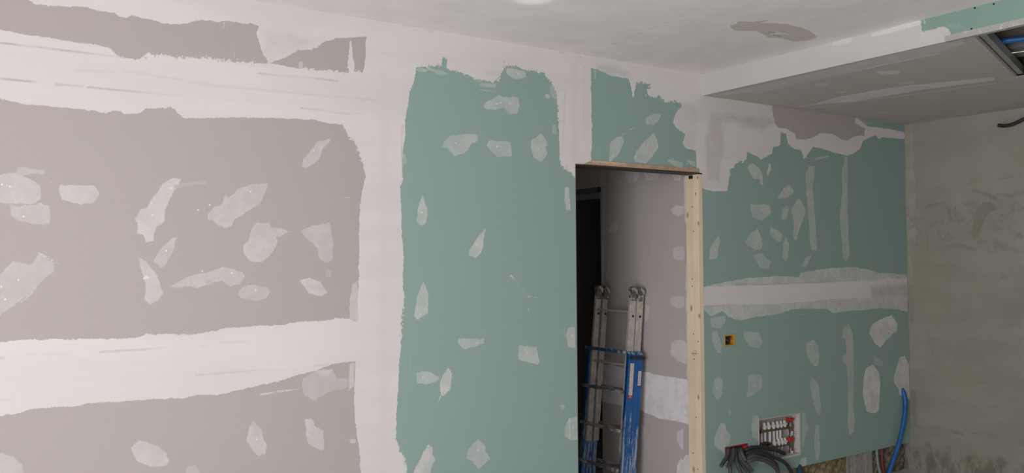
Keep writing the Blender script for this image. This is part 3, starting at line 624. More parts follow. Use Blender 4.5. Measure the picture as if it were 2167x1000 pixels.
for w, w1, o, p in [(3, 9, .4, [(2058,401),(2079,408),(2106,419)]), (3, 2, .5, [(2112,378),(2148,373)]), (6, 8, .28, [(1960,475),(1962,532)]), (3, 3, .35, [(1962,438),(1985,431),(2008,430)]),
                (6, 4, .4, [(2022,438),(2020,450)]), (5, 4, .25, [(2008,446),(2012,471)]), (4, 3, .35, [(2118,467),(2140,464)]), (6, 10, .25, [(2110,412),(2140,415),(2167,405)]), (14, 8, .22, [(1985,525),(2030,518),(2060,528)]),
                (5, 4, .22, [(2058,408),(2056,416)]), (10, 8, .2, [(1985,490),(1990,505)]), (12, 8, .2, [(2110,520),(2150,530)]),
                (14, 8, .3, [(1932,830),(1938,900)]), (3, 7, .4, [(1965,902),(1990,905),(2035,917)]), (4, 3, .35, [(1990,945),(1988,960)]), (4, 3, .3, [(1978,948),(1980,965)]), (5, 3, .4, [(2034,935),(2030,960)]),
                (3, 2, .35, [(1972,945),(1970,962)]), (3, 2, .35, [(2002,948),(2000,975)]), (3, 2, .5, [(2127,898),(2132,908)]), (6, 6, .15, [(1960,700),(1975,745)]),
                (5, 4, .3, [(1930,545),(1940,590)]), (10, 12, .22, [(1926,600),(1930,680)])]:
    D.stroke(p, w, o, w1)
for w, o, p in [(2, .25, [(2040,915),(2125,920)]),
                (1.8, .8, [(1915,262),(1921,600),(1925,930)])]: D.line(p, w, o)
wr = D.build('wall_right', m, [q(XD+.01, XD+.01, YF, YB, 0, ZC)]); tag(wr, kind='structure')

# ---- unseen rest of the room: left wall, window wall, floor
gen = simple('plain_plaster', (.70, .67, .65), .9, 0, .04, 3)
bm = bmesh.new()
for a in ((YF-.2, LY0, 0, ZC), (LY1, YB, 0, ZC), (LY0, LY1, 0, LZ0), (LY0, LY1, LZ1, ZC)): box(bm, XL-.2, XL, a[0], a[1], a[2], a[3])
tag(mobj('unseen_wall_left', bm, gen), kind='structure')
bm = bmesh.new()
for a in ((LY0, LY1, LZ0, LZ0+.05), (LY0, LY1, LZ1-.05, LZ1), (LY0, LY0+.05, LZ0+.05, LZ1-.05), (LY1-.05, LY1, LZ0+.05, LZ1-.05)): box(bm, XL-.16, XL-.12, a[0], a[1], a[2], a[3], .004)
tag(mobj('unseen_window_2', bm, simple('white_frame', (.8, .8, .8), .4)), kind='structure')
bm = bmesh.new()
for a in ((XL, WX0, 0, ZC), (WX1, XD, 0, ZC), (WX0, WX1, 0, WZ0), (WX0, WX1, WZ1, ZC)): box(bm, a[0], a[1], YF-.2, YF, a[2], a[3])
tag(mobj('wall_front', bm, simple('raw_concrete', (.22, .21, .19), .95, 0, .15, 3)), kind='structure')
bm = bmesh.new()
for a in ((WX0, WX1, WZ0, WZ0+.05), (WX0, WX1, WZ1-.05, WZ1), (WX0, WX0+.05, WZ0+.05, WZ1-.05), (WX1-.05, WX1, WZ0+.05, WZ1-.05)): box(bm, a[0], a[1], YF-.16, YF-.12, a[2], a[3], .004)
tag(mobj('window_1', bm, simple('white_frame', (.8, .8, .8), .4)), kind='structure')
tag(mobj('floor', B(XL-.1, XD+.1, YF-.2, 6.6, -.1, 0), simple('screed', (.66, .64, .61), .9, 0, .10, 4, .3, 60)), kind='structure')

# ---- hallway behind the opening
HY1 = 6.2; PY0, PY1, PZ = 4.712, 5.62, 2.163
HM = plaster_mat('hall_plaster', white=(.88, .845, .86), beige=(.54, .49, .475), across=(1, .25, 1.6))
HW = Surf(0, XH-.02, 1, 2, YB+.001, HY1, 0, ZC, .009, (PY0, PY1), (PZ,))
HW.A['bare'][:] = LIM
HW.poly('thin', [(1262,768),(1300,772),(1354,787),(1367,786),(1398,793),(1462,803),(1462,899),(1431,890),(1409,888),(1389,883),(1376,877),(1363,873),(1352,866),(1314,858),(1262,846)], .97)
for o, p in [(.35,[(1319,360),(1354,360),(1354,370),(1346,384),(1330,387)]),(.35,[(1362,360),(1397,360),(1397,369),(1389,381),(1367,381)]),(.35,[(1417,362),(1443,365),(1443,370),(1440,384),(1427,383)]),
             (.42,[(1420,441),(1430,435),(1446,435),(1448,452),(1436,458),(1422,452)]),(.28,[(1303,465),(1311,478),(1302,491),(1288,492),(1290,478)]),(.32,[(1423,524),(1436,519),(1448,522),(1450,545),(1440,553),(1425,545)]),
             (.22,[(1289,551),(1294,570),(1284,590),(1281,580)]),(.35,[(1418,632),(1432,625),(1449,628),(1449,650),(1437,653),(1420,645)]),(.42,[(1420,723),(1430,719),(1440,717),(1453,723),(1455,750),(1450,772),(1435,763),(1419,750)]),
             (.5,[(1431,912),(1447,905),(1445,930),(1445,954),(1433,934)]),(.75,[(1433,982),(1440,968),(1445,970),(1449,960),(1460,958),(1462,1010),(1431,1010)]),(.3,[(1358,895),(1366,905),(1362,935),(1357,930)]),
             (.33,[(1366,642),(1374,645),(1372,675),(1363,684)]),(.6,[(1446,372),(1460,372),(1460,470),(1449,475)]),(.55,[(1450,560),(1462,560),(1464,900),(1455,900)]),(.2,[(1268,360),(1280,360),(1282,385),(1270,395)]),
             (.25,[(1277,380),(1282,380),(1278,640),(1272,640)])]:
    HW.poly('thin', p, o)
HW.poly('green', [(1255,400),(1273,400),(1275,620),(1255,620)])
HW.dots([(1437,738),(1436,636),(1395,880)])
HW.hole(PY0, PY1, -1, PZ)
X2 = XH+.055
tag(HW.build('wall_hall', HM, [q(XH-.02, X2, PY0, PY0, 0, PZ), q(XH-.02, X2, PY1, PY1, 0, PZ), q(X2, X2, YB, PY0, 0, ZC), q(X2, X2, PY1, HY1, 0, ZC), q(X2, X2, PY0, PY1, PZ, ZC)]), kind='structure')
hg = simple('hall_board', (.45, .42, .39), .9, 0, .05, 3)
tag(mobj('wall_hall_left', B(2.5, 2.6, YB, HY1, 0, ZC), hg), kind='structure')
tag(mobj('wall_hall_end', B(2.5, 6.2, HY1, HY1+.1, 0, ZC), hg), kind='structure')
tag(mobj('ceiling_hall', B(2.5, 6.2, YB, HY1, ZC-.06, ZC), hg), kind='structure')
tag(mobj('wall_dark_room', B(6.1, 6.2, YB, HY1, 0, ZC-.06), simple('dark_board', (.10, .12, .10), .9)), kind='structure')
# sliding pocket door track at the head of the dark doorway
tr = empty('sliding_door_track', (XH, PY0, PZ)); tag(tr, 'grey metal sliding door track over the dark doorway inside the hall', 'door track')
def child(o, par):
    o.parent = par; o.matrix_parent_inverse = Matrix.Translation(-Vector(par.location)); return o
bm = bmesh.new(); box(bm, XH-.019, X2-.005, PY0+.001, PY1-.001, PZ-.052, PZ-.001, .002)
child(mobj('track_cover', bm, simple('track_grey', (.20, .205, .20), .5, .4)), tr)
bm = bmesh.new(); box(bm, XH-.026, XH-.0195, PY0+.004, PY1, PZ-.085, PZ-.040, .001); child(mobj('track_rail', bm, simple('track_light', (.40, .41, .40), .45, .5)), tr)
bm = bmesh.new(); box(bm, XH-.030, XH-.0205, PY0-.006, PY0+.012, PZ-.038, PZ-.004, .002); child(mobj('end_stop', bm, simple('black_plastic', (.015, .015, .015), .5)), tr)

# ================================================================== DOOR FRAME
def pine(name, across):
    m, t, b = newmat(name); n = NT(t); co = n.co()
    g = n.noise(co, 30, 5, .6, across, .6); k = n.noise(co, 5, 3, .5)
    c = n.mix(n.ramp(g, .3, .7), (.86, .69, .50), (.93, .79, .61)); c = n.mix(n.ramp(k, .4, .7, 0, .35), c, (.74, .56, .38))
    for px in KN:
        p = P(px[0], px[1], 0, 3.905)
        dv = n.vec('DISTANCE', n.vec('MULTIPLY', co, (1, 1, .55)), (3.905, p.y, p.z*.55))
        c = n.mix(n.ramp(dv, .004, px[2], .75, 0), c, (.33, .19, .09))
    n.link(c, b.inputs['Base Color']); b.inputs['Roughness'].default_value = .7
    n.bump(g, .15, .001, b); return m
KN = [(1455,455,.014),(1478,472,.010),(1463,652,.016),(1480,668,.012),(1478,840,.013),(1472,410,.008),(1468,993,.015),(1476,375,.007)]
PN = pine('pine', (1, 1, .05)); KN = []; PNH = splashed('lintel_wood', (.52, .36, .24), (.70, .52, .36), .5, .6, 8, .7, stretch=(.2, 1, 1))  # orange-brown lintel wood, darkened to carry the weaker light on it
fr = empty('wooden_door_frame', (DX1-.02, Y0, 0)); tag(fr, 'raw pine post and lintel lining the rough doorway opening', 'door frame')
bm = bmesh.new(); box(bm, 3.905, DX1-.001, Y0-.002, YB-.002, 0, DZ-.008, .002)
child(mobj('post', bm, PN), fr)
bm = bmesh.new()
prism(bm, [(2.99, DZ+.001), (3.05, DZ+.026), (DX1-.036, DZ+.026), (DX1-.030, DZ+.001)], lambda u, v, k: Vector((u, Y0-.006+k*.0055, v)))
bmesh.ops.recalc_face_normals(bm, faces=bm.faces)
child(mobj('lintel', bm, PNH), fr)
child(mobj('lintel_shadow_strip', B(DX0+.002, DX1-.030, Y0-.009, YB, DZ-.007, DZ-.0005, .0005), simple('lintel_shadow_dark', (.07, .055, .05), .6, .3)), fr)  # dark strip standing in for the shadow line under the lintel
bm = bmesh.new(); p = P(1462, 375, 0, 3.905); box(bm, 3.900, 3.9045, p.y-.018, p.y+.016, p.z-.010, p.z+.012, .002)
child(mobj('packing_shim', bm, simple('black_shim', (.02, .018, .016), .6)), fr)
bm = bmesh.new()
for px in [(1465,437),(1468,489),(1465,605),(1468,706),(1469,759),(1473,882),(1467,958),(1477,992),(1477,722),(1465,590)]:
    p = P(px[0], px[1], 0, 3.905); cyl(bm, (3.9035, p.y, p.z), (3.9055, p.y, p.z), .0035, 8)
tag(child(mobj('nail_heads', bm, scr), fr), kind='stuff')
# pencil note on the post
bm = bmesh.new()
def mark(a, b_, w=.0009):
    p, r = P(a[0], a[1], 0, 3.9045), P(b_[0], b_[1], 0, 3.9045); tube(bm, [p, r], w, 4)
for a, b_ in [((1463,747),(1478,747.5)),((1468,741),(1469,755)),((1470,741),(1474,743)),((1474,743),(1471,747)),((1471,747),(1474,751)),((1465,744),(1467,751))]: mark(a, b_)
child(mobj('pencil_mark', bm, simple('pencil', (.10, .08, .07), .8)), fr)
# metal stud lining on the left side of the opening
st = mobj('stud_channel', B(DX0+.0005, DX0+.007, Y0+.004, YB-.004, 0, DZ-.006, .0005), simple('stud_grey', (.30, .30, .29), .5, .4))
tag(st, 'grey metal stud lining the left edge of the doorway', 'stud')

# ================================================================== LADDER
blue = splashed('blue_paint', (.012, .115, .36), (.34, .41, .50), .55, .635, 30, .45, stretch=(1.4, 1.4, .14), low=.60)
blue2 = splashed('blue_rung_paint', (.03, .12, .28), (.36, .38, .38), .50, .58, 25, .5, stretch=(1, 1, 1))
alu = splashed('dull_aluminium', (.60, .55, .50), (.74, .69, .64), .55, .7, 14, .5, .25)
dirty = splashed('dirty_rung', (.20, .20, .21), (.50, .48, .44), .47, .60, 25, .6, .2, (1, .4, 1))
blk = simple('black_rubber', (.02, .02, .022), .45)
cast = splashed('cast_hinge', (.20, .195, .19), (.55, .52, .48), .52, .6, 40, .4, .5, (1, 1, 1))
LA = math.atan(.1)
lad = empty('telescopic_ladder', (3.768, 4.2, 0), (0, LA, 0)); tag(lad, 'folded multi-position ladder, blue lower rails and bare aluminium top, leaning in the hallway', 'ladder')
def lp(name, bm, mat, par=lad, smooth=False):
    return mobj(name, bm, mat, par, smooth)
YN, YFr = 4.224-4.2, 4.605-4.2            # outer faces of the inner rails, local y
for pi, (xa, xb) in enumerate(((-.124, -.067), (-.060, -.003))):         # front panel, back panel
    for si, y in enumerate((YN, YFr-.024)):
        # inner aluminium rail, channel with a groove down the face
        bm = bmesh.new(); xbk = xb; xb = xb-.010*si
        ztop = 1.375; zb = .375 if si else .36
        box(bm, xa+.002, xb-.002, y+.002, y+.022, zb, ztop, .001)
        for g in (.006, .021, .036): box(bm, xa+g, xa+g+.009, y, y+.0021, zb, ztop, .0008)
        lp('inner_rail', bm, alu); xb = xbk
        # outer blue rail
        yo = YN-.026 if si == 0 else YFr+.003
        bm = bmesh.new(); box(bm, xa-.006, xb-.004, yo+.002, yo+.023, .03, 1.005, .002)
        box(bm, xa-.006, xa+.010, yo-.002, yo+.025, .03, 1.005, .002); box(bm, xb-.016, xb-.002, yo-.002, yo+.025, .03, 1.005, .002)
        lp('outer_rail', bm, blue)
        bm = bmesh.new(); box(bm, xa-.008, xb-.002, yo-.004, yo+.027, 0, .045, .004); lp('foot', bm, blk)
        # locking knob at the top of the blue rail
        k = bmesh.new(); yk = yo-.012 if si == 0 else yo+.036; sg = -1 if si == 0 else 1
        box(k, xa-.002, xb+.002, yk-.010, yk+.010, .970, .994, .008); cyl(k, (xa+.02, yk, .98), (xa+.02, yk-sg*.015, .98), .007, 10)
        kn = lp('locking_knob', k, blk if si == 0 else cast, smooth=False)
        k = bmesh.new(); box(k, xa-.004, xb-.004, yo-.002, yo+.024, 1.000, 1.022, .004); lp('rail_cap', k, blue2)
        # hinge head
        k = bmesh.new(); xm = (xa+xb)/2
        box(k, xa+.004, xb-.004, y-.002, y+.026, 1.355, 1.405, .004)
        cyl(k, (xm, y-.006, 1.425), (xm, y+.030, 1.425), .027, 20)
        cyl(k, (xm, y-.010, 1.425), (xm, y-.005, 1.425), .012, 12)
        hg_ = lp('hinge', k, cast)
        k = bmesh.new(); prism(k, [(xm-.012, 1.445), (xm+.018, 1.430), (xm+.024, 1.400), (xm+.006, 1.412), (xm-.018, 1.438)], lambda u, v, kk: Vector((u, y-.012+kk*.004, v)))
        bmesh.ops.recalc_face_normals(k, faces=k.faces); lp('hinge_plate', k, simple('worn_metal', (.55, .53, .5), .4, .6), hg_)
        # rung end slots
        k = bmesh.new(); box(k, xa+.022, xa+.038, y-.0012, y+.004, 1.247, 1.262); lp('rung_slot', k, blk)
    # inner rungs
    for z in (1.285, .93, .65, .40)[:2]:
        bm = bmesh.new(); box(bm, xa+.014, xa+.038, YN+.02, YFr-.02, z-.009, z+.004, .003); lp('rung', bm, alu)
    # outer rungs in front of the rails
    if pi == 0:
        for i, z in enumerate((1.012, .752, .498, .243)):
            bm = bmesh.new()
            box(bm, xa-.028, xa-.007, YN-.004, YFr+.035, z-.010, z+.012, .004)
            lp('rung', bm, blue2 if i == 0 else dirty)
    else:
        for i, z in enumerate((.752, .498, .243)):
            bm = bmesh.new(); box(bm, xb-.03, xb-.006, YN+.024, YFr-.026, z-.010, z+.012, .004); lp('rung', bm, dirty)
# stickers on the near blue rails
yo = YN-.026
m, t, b = newmat('printed_sticker'); n = NT(t); co = n.co()
v = t.nodes.new('ShaderNodeTexVoronoi'); v.inputs['Scale'].default_value = 130; t.links.new(n.vec('MULTIPLY', co, (2.2, 1, 1.4)), v.inputs['Vector'])
s3 = t.nodes.new('ShaderNodeSeparateColor'); t.links.new(v.outputs['Color'], s3.inputs[0])
c = n.mix(n.ramp(s3.outputs[0], .45, .5), (.62, .60, .57), (.55, .28, .20)); c = n.mix(n.ramp(s3.outputs[1], .68, .72), c, (.22, .33, .28))
c = n.mix(n.ramp(s3.outputs[2], .75, .8), c, (.15, .14, .15)); c = n.mix(n.ramp(v.outputs['Distance'], .35, .5), c, (.66, .64, .6))
n.link(c, b.inputs['Base Color']); b.inputs['Roughness'].default_value = .5
bm = bmesh.new(); box(bm, -.114, -.082, yo-.0035, yo-.0015, .735, .945); stk = lp('instruction_sticker', bm, m); tag(stk, 'white printed sticker')
bm = bmesh.new(); box(bm, -.116, -.083, yo-.0038, yo-.0015, .715, .735); lp('red_label', bm, simple('red_print', (.55, .04, .04), .5), stk)
bm = bmesh.new(); box(bm, -.105, -.094, yo-.0042, yo-.0036, .722, .726); box(bm, -.102, -.097, yo-.0042, yo-.0036, .726, .730); lp('label_mark', bm, simple('white_print', (.75, .7, .7), .5), stk)
bm = bmesh.new(); box(bm, -.040, -.014, yo-.0035, yo-.0015, .80, .895); stk2 = lp('small_sticker', bm, simple('pale_sticker', (.62, .58, .57), .5)); tag(stk2, 'pale sticker')
bm = bmesh.new()
for i in range(6): box(bm, -.037, -.017-.003*(i % 3), yo-.0040, yo-.0034, .812+i*.013, .815+i*.013)
lp('printed_lines', bm, simple('pink_print', (.42, .30, .30), .6), stk2)

# ================================================================== RECESSED BOXES
def open_box(bm, x0, x1, z0, z1, y0, y1, t=.003, lip=0.):
    box(bm, x0, x1, y1-t, y1, z0, z1)
    box(bm, x0, x0+t, y0, y1-t, z0, z1); box(bm, x1-t, x1, y0, y1-t, z0, z1)
    box(bm, x0+t, x1-t, y0, y1-t, z0, z0+t); box(bm, x0+t, x1-t, y0, y1-t, z1-t, z1)
# orange electrical box
org = simple('orange_plastic', (.62, .27, .02), .45)
ob = empty('electrical_box', (4.176, Y0, 1.113)); tag(ob, 'orange recessed electrical box with a coil of dark cable in the green board', 'electrical box')
bm = bmesh.new(); open_box(bm, OU0+.001, OU1-.001, OV0+.001, OV1-.001, Y0-.001, Y0+.045)
child(mobj('box_shell', bm, org), ob)
bm = bmesh.new()
for a in ((OU0-.006, OU1+.006, OV1-.004, OV1+.005), (OU0-.006, OU1+.006, OV0-.005, OV0+.004), (OU0-.006, OU0+.004, OV0+.004, OV1-.004), (OU1-.012, OU1+.006, OV0+.004, OV1-.004)): box(bm, a[0], a[1], Y0-.003, Y0-.0005, a[2], a[3], .001)
child(mobj('rim', bm, simple('orange_rim', (.60, .33, .07), .5)), ob)
bm = bmesh.new(); cx, cz = 4.168, 1.112
for k, r in enumerate((.027, .018)):
    tube(bm, [(cx+r*math.cos(a), Y0+.012+.009*k+.002*a, cz+r*math.sin(a)) for a in np.linspace(.4, 6.6, 24)], .0068, 8)
tube(bm, smoothpath([(cx-.02, Y0+.036, cz+.02), (cx-.008, Y0+.02, cz+.005), (cx+.006, Y0+.006, cz-.004)]), .006, 8)
child(mobj('coiled_cable', bm, simple('dark_cable', (.035, .028, .045), .45), smooth=True), ob)
# red multi box
rb = empty('red_conduit_box', (4.225, Y0, .405)); tag(rb, 'red recessed box the grey conduits come out of, low on the green wall', 'electrical box')
red = simple('red_plastic', (.42, .035, .03), .45)
bm = bmesh.new(); open_box(bm, RU0+.001, RU1-.001, RV0+.001, RV1-.001, Y0-.004, Y0+.05, .004)
child(mobj('box_shell', bm, red), rb)
bm = bmesh.new(); cyl(bm, (4.306, Y0-.006, .402), (4.306, Y0+.03, .402), .026, 20); child(mobj('round_socket', bm, simple('red_knob', (.50, .05, .045), .4), smooth=False), rb)
bm = bmesh.new(); cyl(bm, (4.306, Y0-.0075, .412), (4.306, Y0-.005, .412), .006, 10); child(mobj('screw', bm, simple('bright_screw', (.8, .8, .78), .3, .5)), rb)

# ---- conduits
gcol = simple('grey_conduit', (.078, .076, .084), .55, 0, .12, 30); dcol = simple('dark_conduit', (.030, .036, .038), .5, 0, .12, 30)
CG = 'corrugated conduits hanging from the red box'
def zp(x, y): return (1515+x/11.71, 920+y/11.71)
def conduit(pts, label, r=.0125, mat=None, group=CG, name='corrugated_conduit', hollow=.72):
    pp = smoothpath([P(*zp(x, y), 1, Y0-dy) for x, y, dy in pts], 14)
    # resample with fine ribs
    out = [pp[0]]; acc = 0
    for a, c_ in zip(pp, pp[1:]):
        L = (c_-a).length; k = max(1, int(L/.0022))
        out += [a.lerp(c_, j/k) for j in range(1, k+1)]
    bm = bmesh.new(); tube(bm, out, r, 14, rfun=lambda i: r*(1-.07*(i % 2)), hollow=hollow)
    o = mobj(name, bm, mat or gcol, smooth=True); tag(o, label, 'conduit', group); return o
conduit([(300,300,-.03),(300,400,.02),(280,520,.045),(200,650,.075),(130,760,.10)], 'leftmost grey conduit from the red box, its open end pointing left')
conduit([(420,300,-.03),(430,400,.035),(420,540,.065),(360,680,.095),(290,775,.125)], 'grey conduit ending in a bright cut end, front of the bunch')
conduit([(350,300,-.03),(345,420,.012),(340,560,.03),(345,750,.05),(365,1000,.06)], 'grey conduit dropping nearly straight down behind the bright cut end')
conduit([(480,300,-.03),(480,420,.02),(500,620,.04),(560,800,.055),(650,1000,.065)], 'grey conduit dropping from the middle of the red box out of the frame')
conduit([(560,300,-.02),(580,430,.03),(640,590,.05),(760,740,.065),(905,875,.075)], 'grey conduit whose open end points down right below the arches')
conduit([(600,300,-.02),(620,400,.045),(670,520,.07),(735,625,.085)], 'short grey conduit ending just right of the bunch')
conduit([(520,320,-.02),(540,480,.012),(620,680,.025),(740,840,.035),(850,1000,.04)], 'grey conduit running down behind the one pointing down right')
for pts, lb, mt in [
  ([(640,420,-.02),(760,350,.015),(900,310,.02),(1100,300,.015),(1350,345,.012),(1560,395,.0),(1690,450,-.03)], 'topmost dark conduit arching from the red box into the manifold cabinet', dcol),
  ([(640,500,-.01),(760,460,.03),(950,385,.04),(1180,410,.045),(1400,530,.05),(1600,610,.05),(1760,740,.045),(1870,930,.04),(1900,1060,.04)], 'dark conduit making the widest arch across the green board', dcol),
  ([(640,560,-.01),(760,540,.045),(950,450,.055),(1150,470,.06),(1300,540,.065),(1420,640,.065),(1490,720,.06),(1530,860,.05),(1560,1050,.05)], 'dark conduit arching second from the top, turning down early', dcol),
  ([(640,600,-.01),(780,590,.06),(930,520,.07),(1120,560,.075),(1280,610,.08),(1420,700,.08),(1520,850,.075),(1570,1060,.07)], 'grey conduit arching in the middle of the fan', gcol),
  ([(640,640,-.01),(800,640,.075),(980,595,.085),(1200,630,.09),(1370,720,.095),(1500,850,.095),(1620,1060,.09)], 'lowest grey conduit of the fan, nearest the viewer', gcol),
  ([(900,390,.01),(1100,270,-.02),(1230,200,-.05),(1330,240,-.06),(1420,330,-.06)], 'dark pipe bend rising inside the left of the manifold cabinet', dcol)]:
    conduit(pts, lb, mat=mt)

# ================================================================== MANIFOLD CABINET
cab = empty('manifold_cabinet', ((BU0+BU1)/2, Y0, BV0)); tag(cab, 'white metal heating manifold cabinet set into the green board', 'cabinet')
cw = simple('cabinet_white', (.62, .575, .56), .5, 0, .04, 6)
bm = bmesh.new(); open_box(bm, BU0+.001, BU1-.001, BV0+.001, BV1-.001, Y0-.002, Y0+.10, .004)
child(mobj('case', bm, cw), cab)
bm = bmesh.new(); box(bm, BU1-.012, BU1+.004, Y0-.004, Y0-.0005, BV0-.004, BV1+.004, .0005); box(bm, BU0, BU1-.012, Y0-.004, Y0-.0005, BV0-.008, BV0+.002, .0005); box(bm, BU0, BU1-.012, Y0-.003, Y0-.0005, BV1-.003, BV1+.002, .0005)
child(mobj('flange', bm, simple('flange_white', (.52, .54, .52), .5)), cab)
# printed marks on the right inner side of the case
inkm = simple('ink', (.08, .07, .07), .7)
for a, b_ in [((1684,875),(1686,873.5)),((1683,880.5),(1687,881)),((1679,912.5),(1687,913)),((1681,916),(1687,917.5)),((1680,949.5),(1687,950.5)),((1685,956),(1688,957))]:
    X = BU1-.0055; bm = bmesh.new(); tube(bm, [P(a[0], a[1], 0, X), P(b_[0], b_[1], 0, X)], .0008, 4); child(mobj('printed_mark', bm, inkm), cab)

brass = simple('brass', (.20, .17, .13), .35, .7, .15, 40); wpl = simple('white_plastic', (.72, .68, .66), .4); redv = simple('valve_red', (.48, .04, .035), .4); chrome = simple('chrome', (.42, .40, .39), .5, .3, .1, 60)
man = empty('heating_manifold', (4.65, Y0+.06, BV0)); tag(man, 'brass underfloor heating manifold with white caps and red valve handles inside the cabinet', 'manifold')
YM = Y0+.055
def M_(x, y, dy=0.): return P(x, y, 1, YM+dy)
def mc(bmf, name, mat, par=man, smooth=False):
    bm = bmesh.new(); bmf(bm); o = mobj(name, bm, mat, smooth=smooth)
    if par is man: child(o, man)
    return o
a, c_ = M_(1608, 913), M_(1668, 901); zt = (a.z+c_.z)/2
mc(lambda bm: cyl(bm, (a.x, YM, zt), (c_.x, YM, zt), .014, 16), 'supply_bar', brass)
a2, c2 = M_(1625, 945), M_(1668, 938); zl = (a2.z+c2.z)/2
mc(lambda bm: cyl(bm, (a2.x, YM, zl), (c2.x, YM, zl), .014, 16), 'return_bar', brass)
def cap(p):
    def f(bm):
        x, z = p.x, p.z
        cyl(bm, (x, YM, z-.022), (x, YM-.004, z-.008), .010, 14)
        cyl(bm, (x, YM-.004, z-.012), (x, YM-.012, z+.006), .0130, 14, .0125)
        prism(bm, [(x-.013, z+.002), (x-.013, z+.012), (x-.010, z+.030), (x-.004, z+.014), (x+.013, z+.006), (x+.013, z+.001)], lambda u, v, k: Vector((u, YM-.022+k*.018, v)))
        bmesh.ops.recalc_face_normals(bm, faces=bm.faces)
    return f
for x, y in [(1616,902.5),(1625,901.5),(1635,900.5),(1643.5,899),(1651,898),(1658.5,897)]: mc(cap(M_(x, y)), 'valve_cap', wpl)
for x, y in [(1637,936.5),(1646,935.5),(1653,934.5),(1659.5,933.5)]: mc(cap(M_(x, y)), 'valve_cap', wpl)
for x, y0, y1 in [(1611,917,935),(1618.5,911,936),(1628.5,910,934),(1637,909,930),(1644,908,929),(1650.5,907,928)]:
    p0, p1 = M_(x, y0), M_(x, y1)
    def f(bm): cyl(bm, (p0.x, YM-.002, p1.z), (p0.x, YM-.002, p0.z-.006), .0085, 14); cyl(bm, (p0.x, YM-.002, p0.z-.008), (p0.x, YM-.002, p0.z+.004), .006, 10)
    mc(f, 'flow_meter', simple('meter_plastic', (.60, .58, .60), .4))
for x, y0, y1 in [(1633,942,968),(1640,944,972),(1647,943,972),(1654,942,970)]:
    p0, p1 = M_(x, y0), M_(x, y1)
    def f(bm): cyl(bm, (p0.x, YM, zl), (p0.x, YM, zl-.045), .011, 12); cyl(bm, (p0.x, YM, zl-.043), (p0.x, YM, BV0+.006), .0085, 12)
    mc(f, 'pipe_connector', chrome)
p0, p1 = M_(1673, 891, -.012), M_(1673, 962, -.012)
def f(bm):
    zz = [p0.z-.004, p0.z-.03, p0.z-.05, p0.z-.075, p0.z-.10, p0.z-.12, p0.z-.15, p0.z-.18, BV0+.006]; rs = [.013, .021, .016, .013, .015, .021, .016, .013, .017]
    tube(bm, [(p0.x, YM-.012, z_) for z_ in zz], .02, 14, rfun=lambda i: rs[i])
mc(f, 'ball_valve_body', brass)
bch = simple('bright_chrome', (.7, .7, .7), .15, .9)
def f(bm):
    for i in range(5): cyl(bm, (p0.x-.004, YM-.024, p0.z-.062-.006*i), (p0.x-.004, YM-.024, p0.z-.068-.006*i), .009 if i % 2 else .0075, 10)
mc(f, 'threaded_union', bch)
def f(bm):
    for i in range(5): cyl(bm, (p0.x-.004, YM-.024, p0.z-.195-.007*i), (p0.x-.004, YM-.024, p0.z-.202-.007*i), .011 if i % 2 else .009, 10)
mc(f, 'threaded_union', bch)
def handle(p):
    def f(bm): prism(bm, [(p.x-.036, p.z+.022), (p.x-.028, p.z+.004), (p.x-.01, p.z-.006), (p.x+.02, p.z-.004), (p.x+.036, p.z+.008), (p.x+.03, p.z+.016), (p.x+.006, p.z+.010), (p.x-.02, p.z+.024)], lambda u, v, k: Vector((u, YM-.034+k*.02, v))); bmesh.ops.recalc_face_normals(bm, faces=bm.faces)
    return f
mc(handle(M_(1673, 889.5, -.03)), 'valve_handle', redv)
pk = M_(1674, 928, -.03)
def f(bm): box(bm, pk.x-.026, pk.x+.020, YM-.036, YM-.014, pk.z-.014, pk.z+.012, .004); cyl(bm, (pk.x+.006, YM-.042, pk.z), (pk.x+.006, YM-.034, pk.z), .012, 12)
mc(f, 'valve_handle', redv)

# ================================================================== PIPES AND CABLES
bl = simple('blue_pipe', (.015, .125, .36), .4, 0, .15, 12)
def ptube(name, pts, r, mat, label, cat, n_=10, hollow=0, group=None, ribs=0):
    pp = smoothpath(pts, n_); bm = bmesh.new(); tube(bm, pp, r, 16, hollow=hollow, rfun=(lambda i: r*(1-.05*(i % 2))) if ribs else None)
    o = mobj(name, bm, mat, smooth=True); tag(o, label, cat, group); return o
ptube('water_pipe', [P(1905, 820, 1, Y0+.02), P(1913, 833, 1, Y0-.012), P(1916, 860, 1, Y0-.03), P(1911, 900, 1, Y0-.04), P(1900, 945, 1, Y0-.04), P(1888, 980, 1, Y0-.035), P(1878, 1010, 1, Y0-.03), P(1872, 1040, 1, Y0-.03)], .0175, bl,
      'blue pipe coming out of the green board beside the concrete wall', 'pipe', 12)
ptube('power_cable', [P(2112, 265, 0, XD-.06), P(2128, 266, 0, XD-.055), P(2145, 262, 0, XD-.05), P(2170, 250, 0, XD-.04), P(2215, 225, 0, XD-.01), P(2240, 205, 0, XD+.003)], .0125, blk,
      'thick black cable stub sticking out in front of the concrete wall', 'cable', 8, hollow=.6)
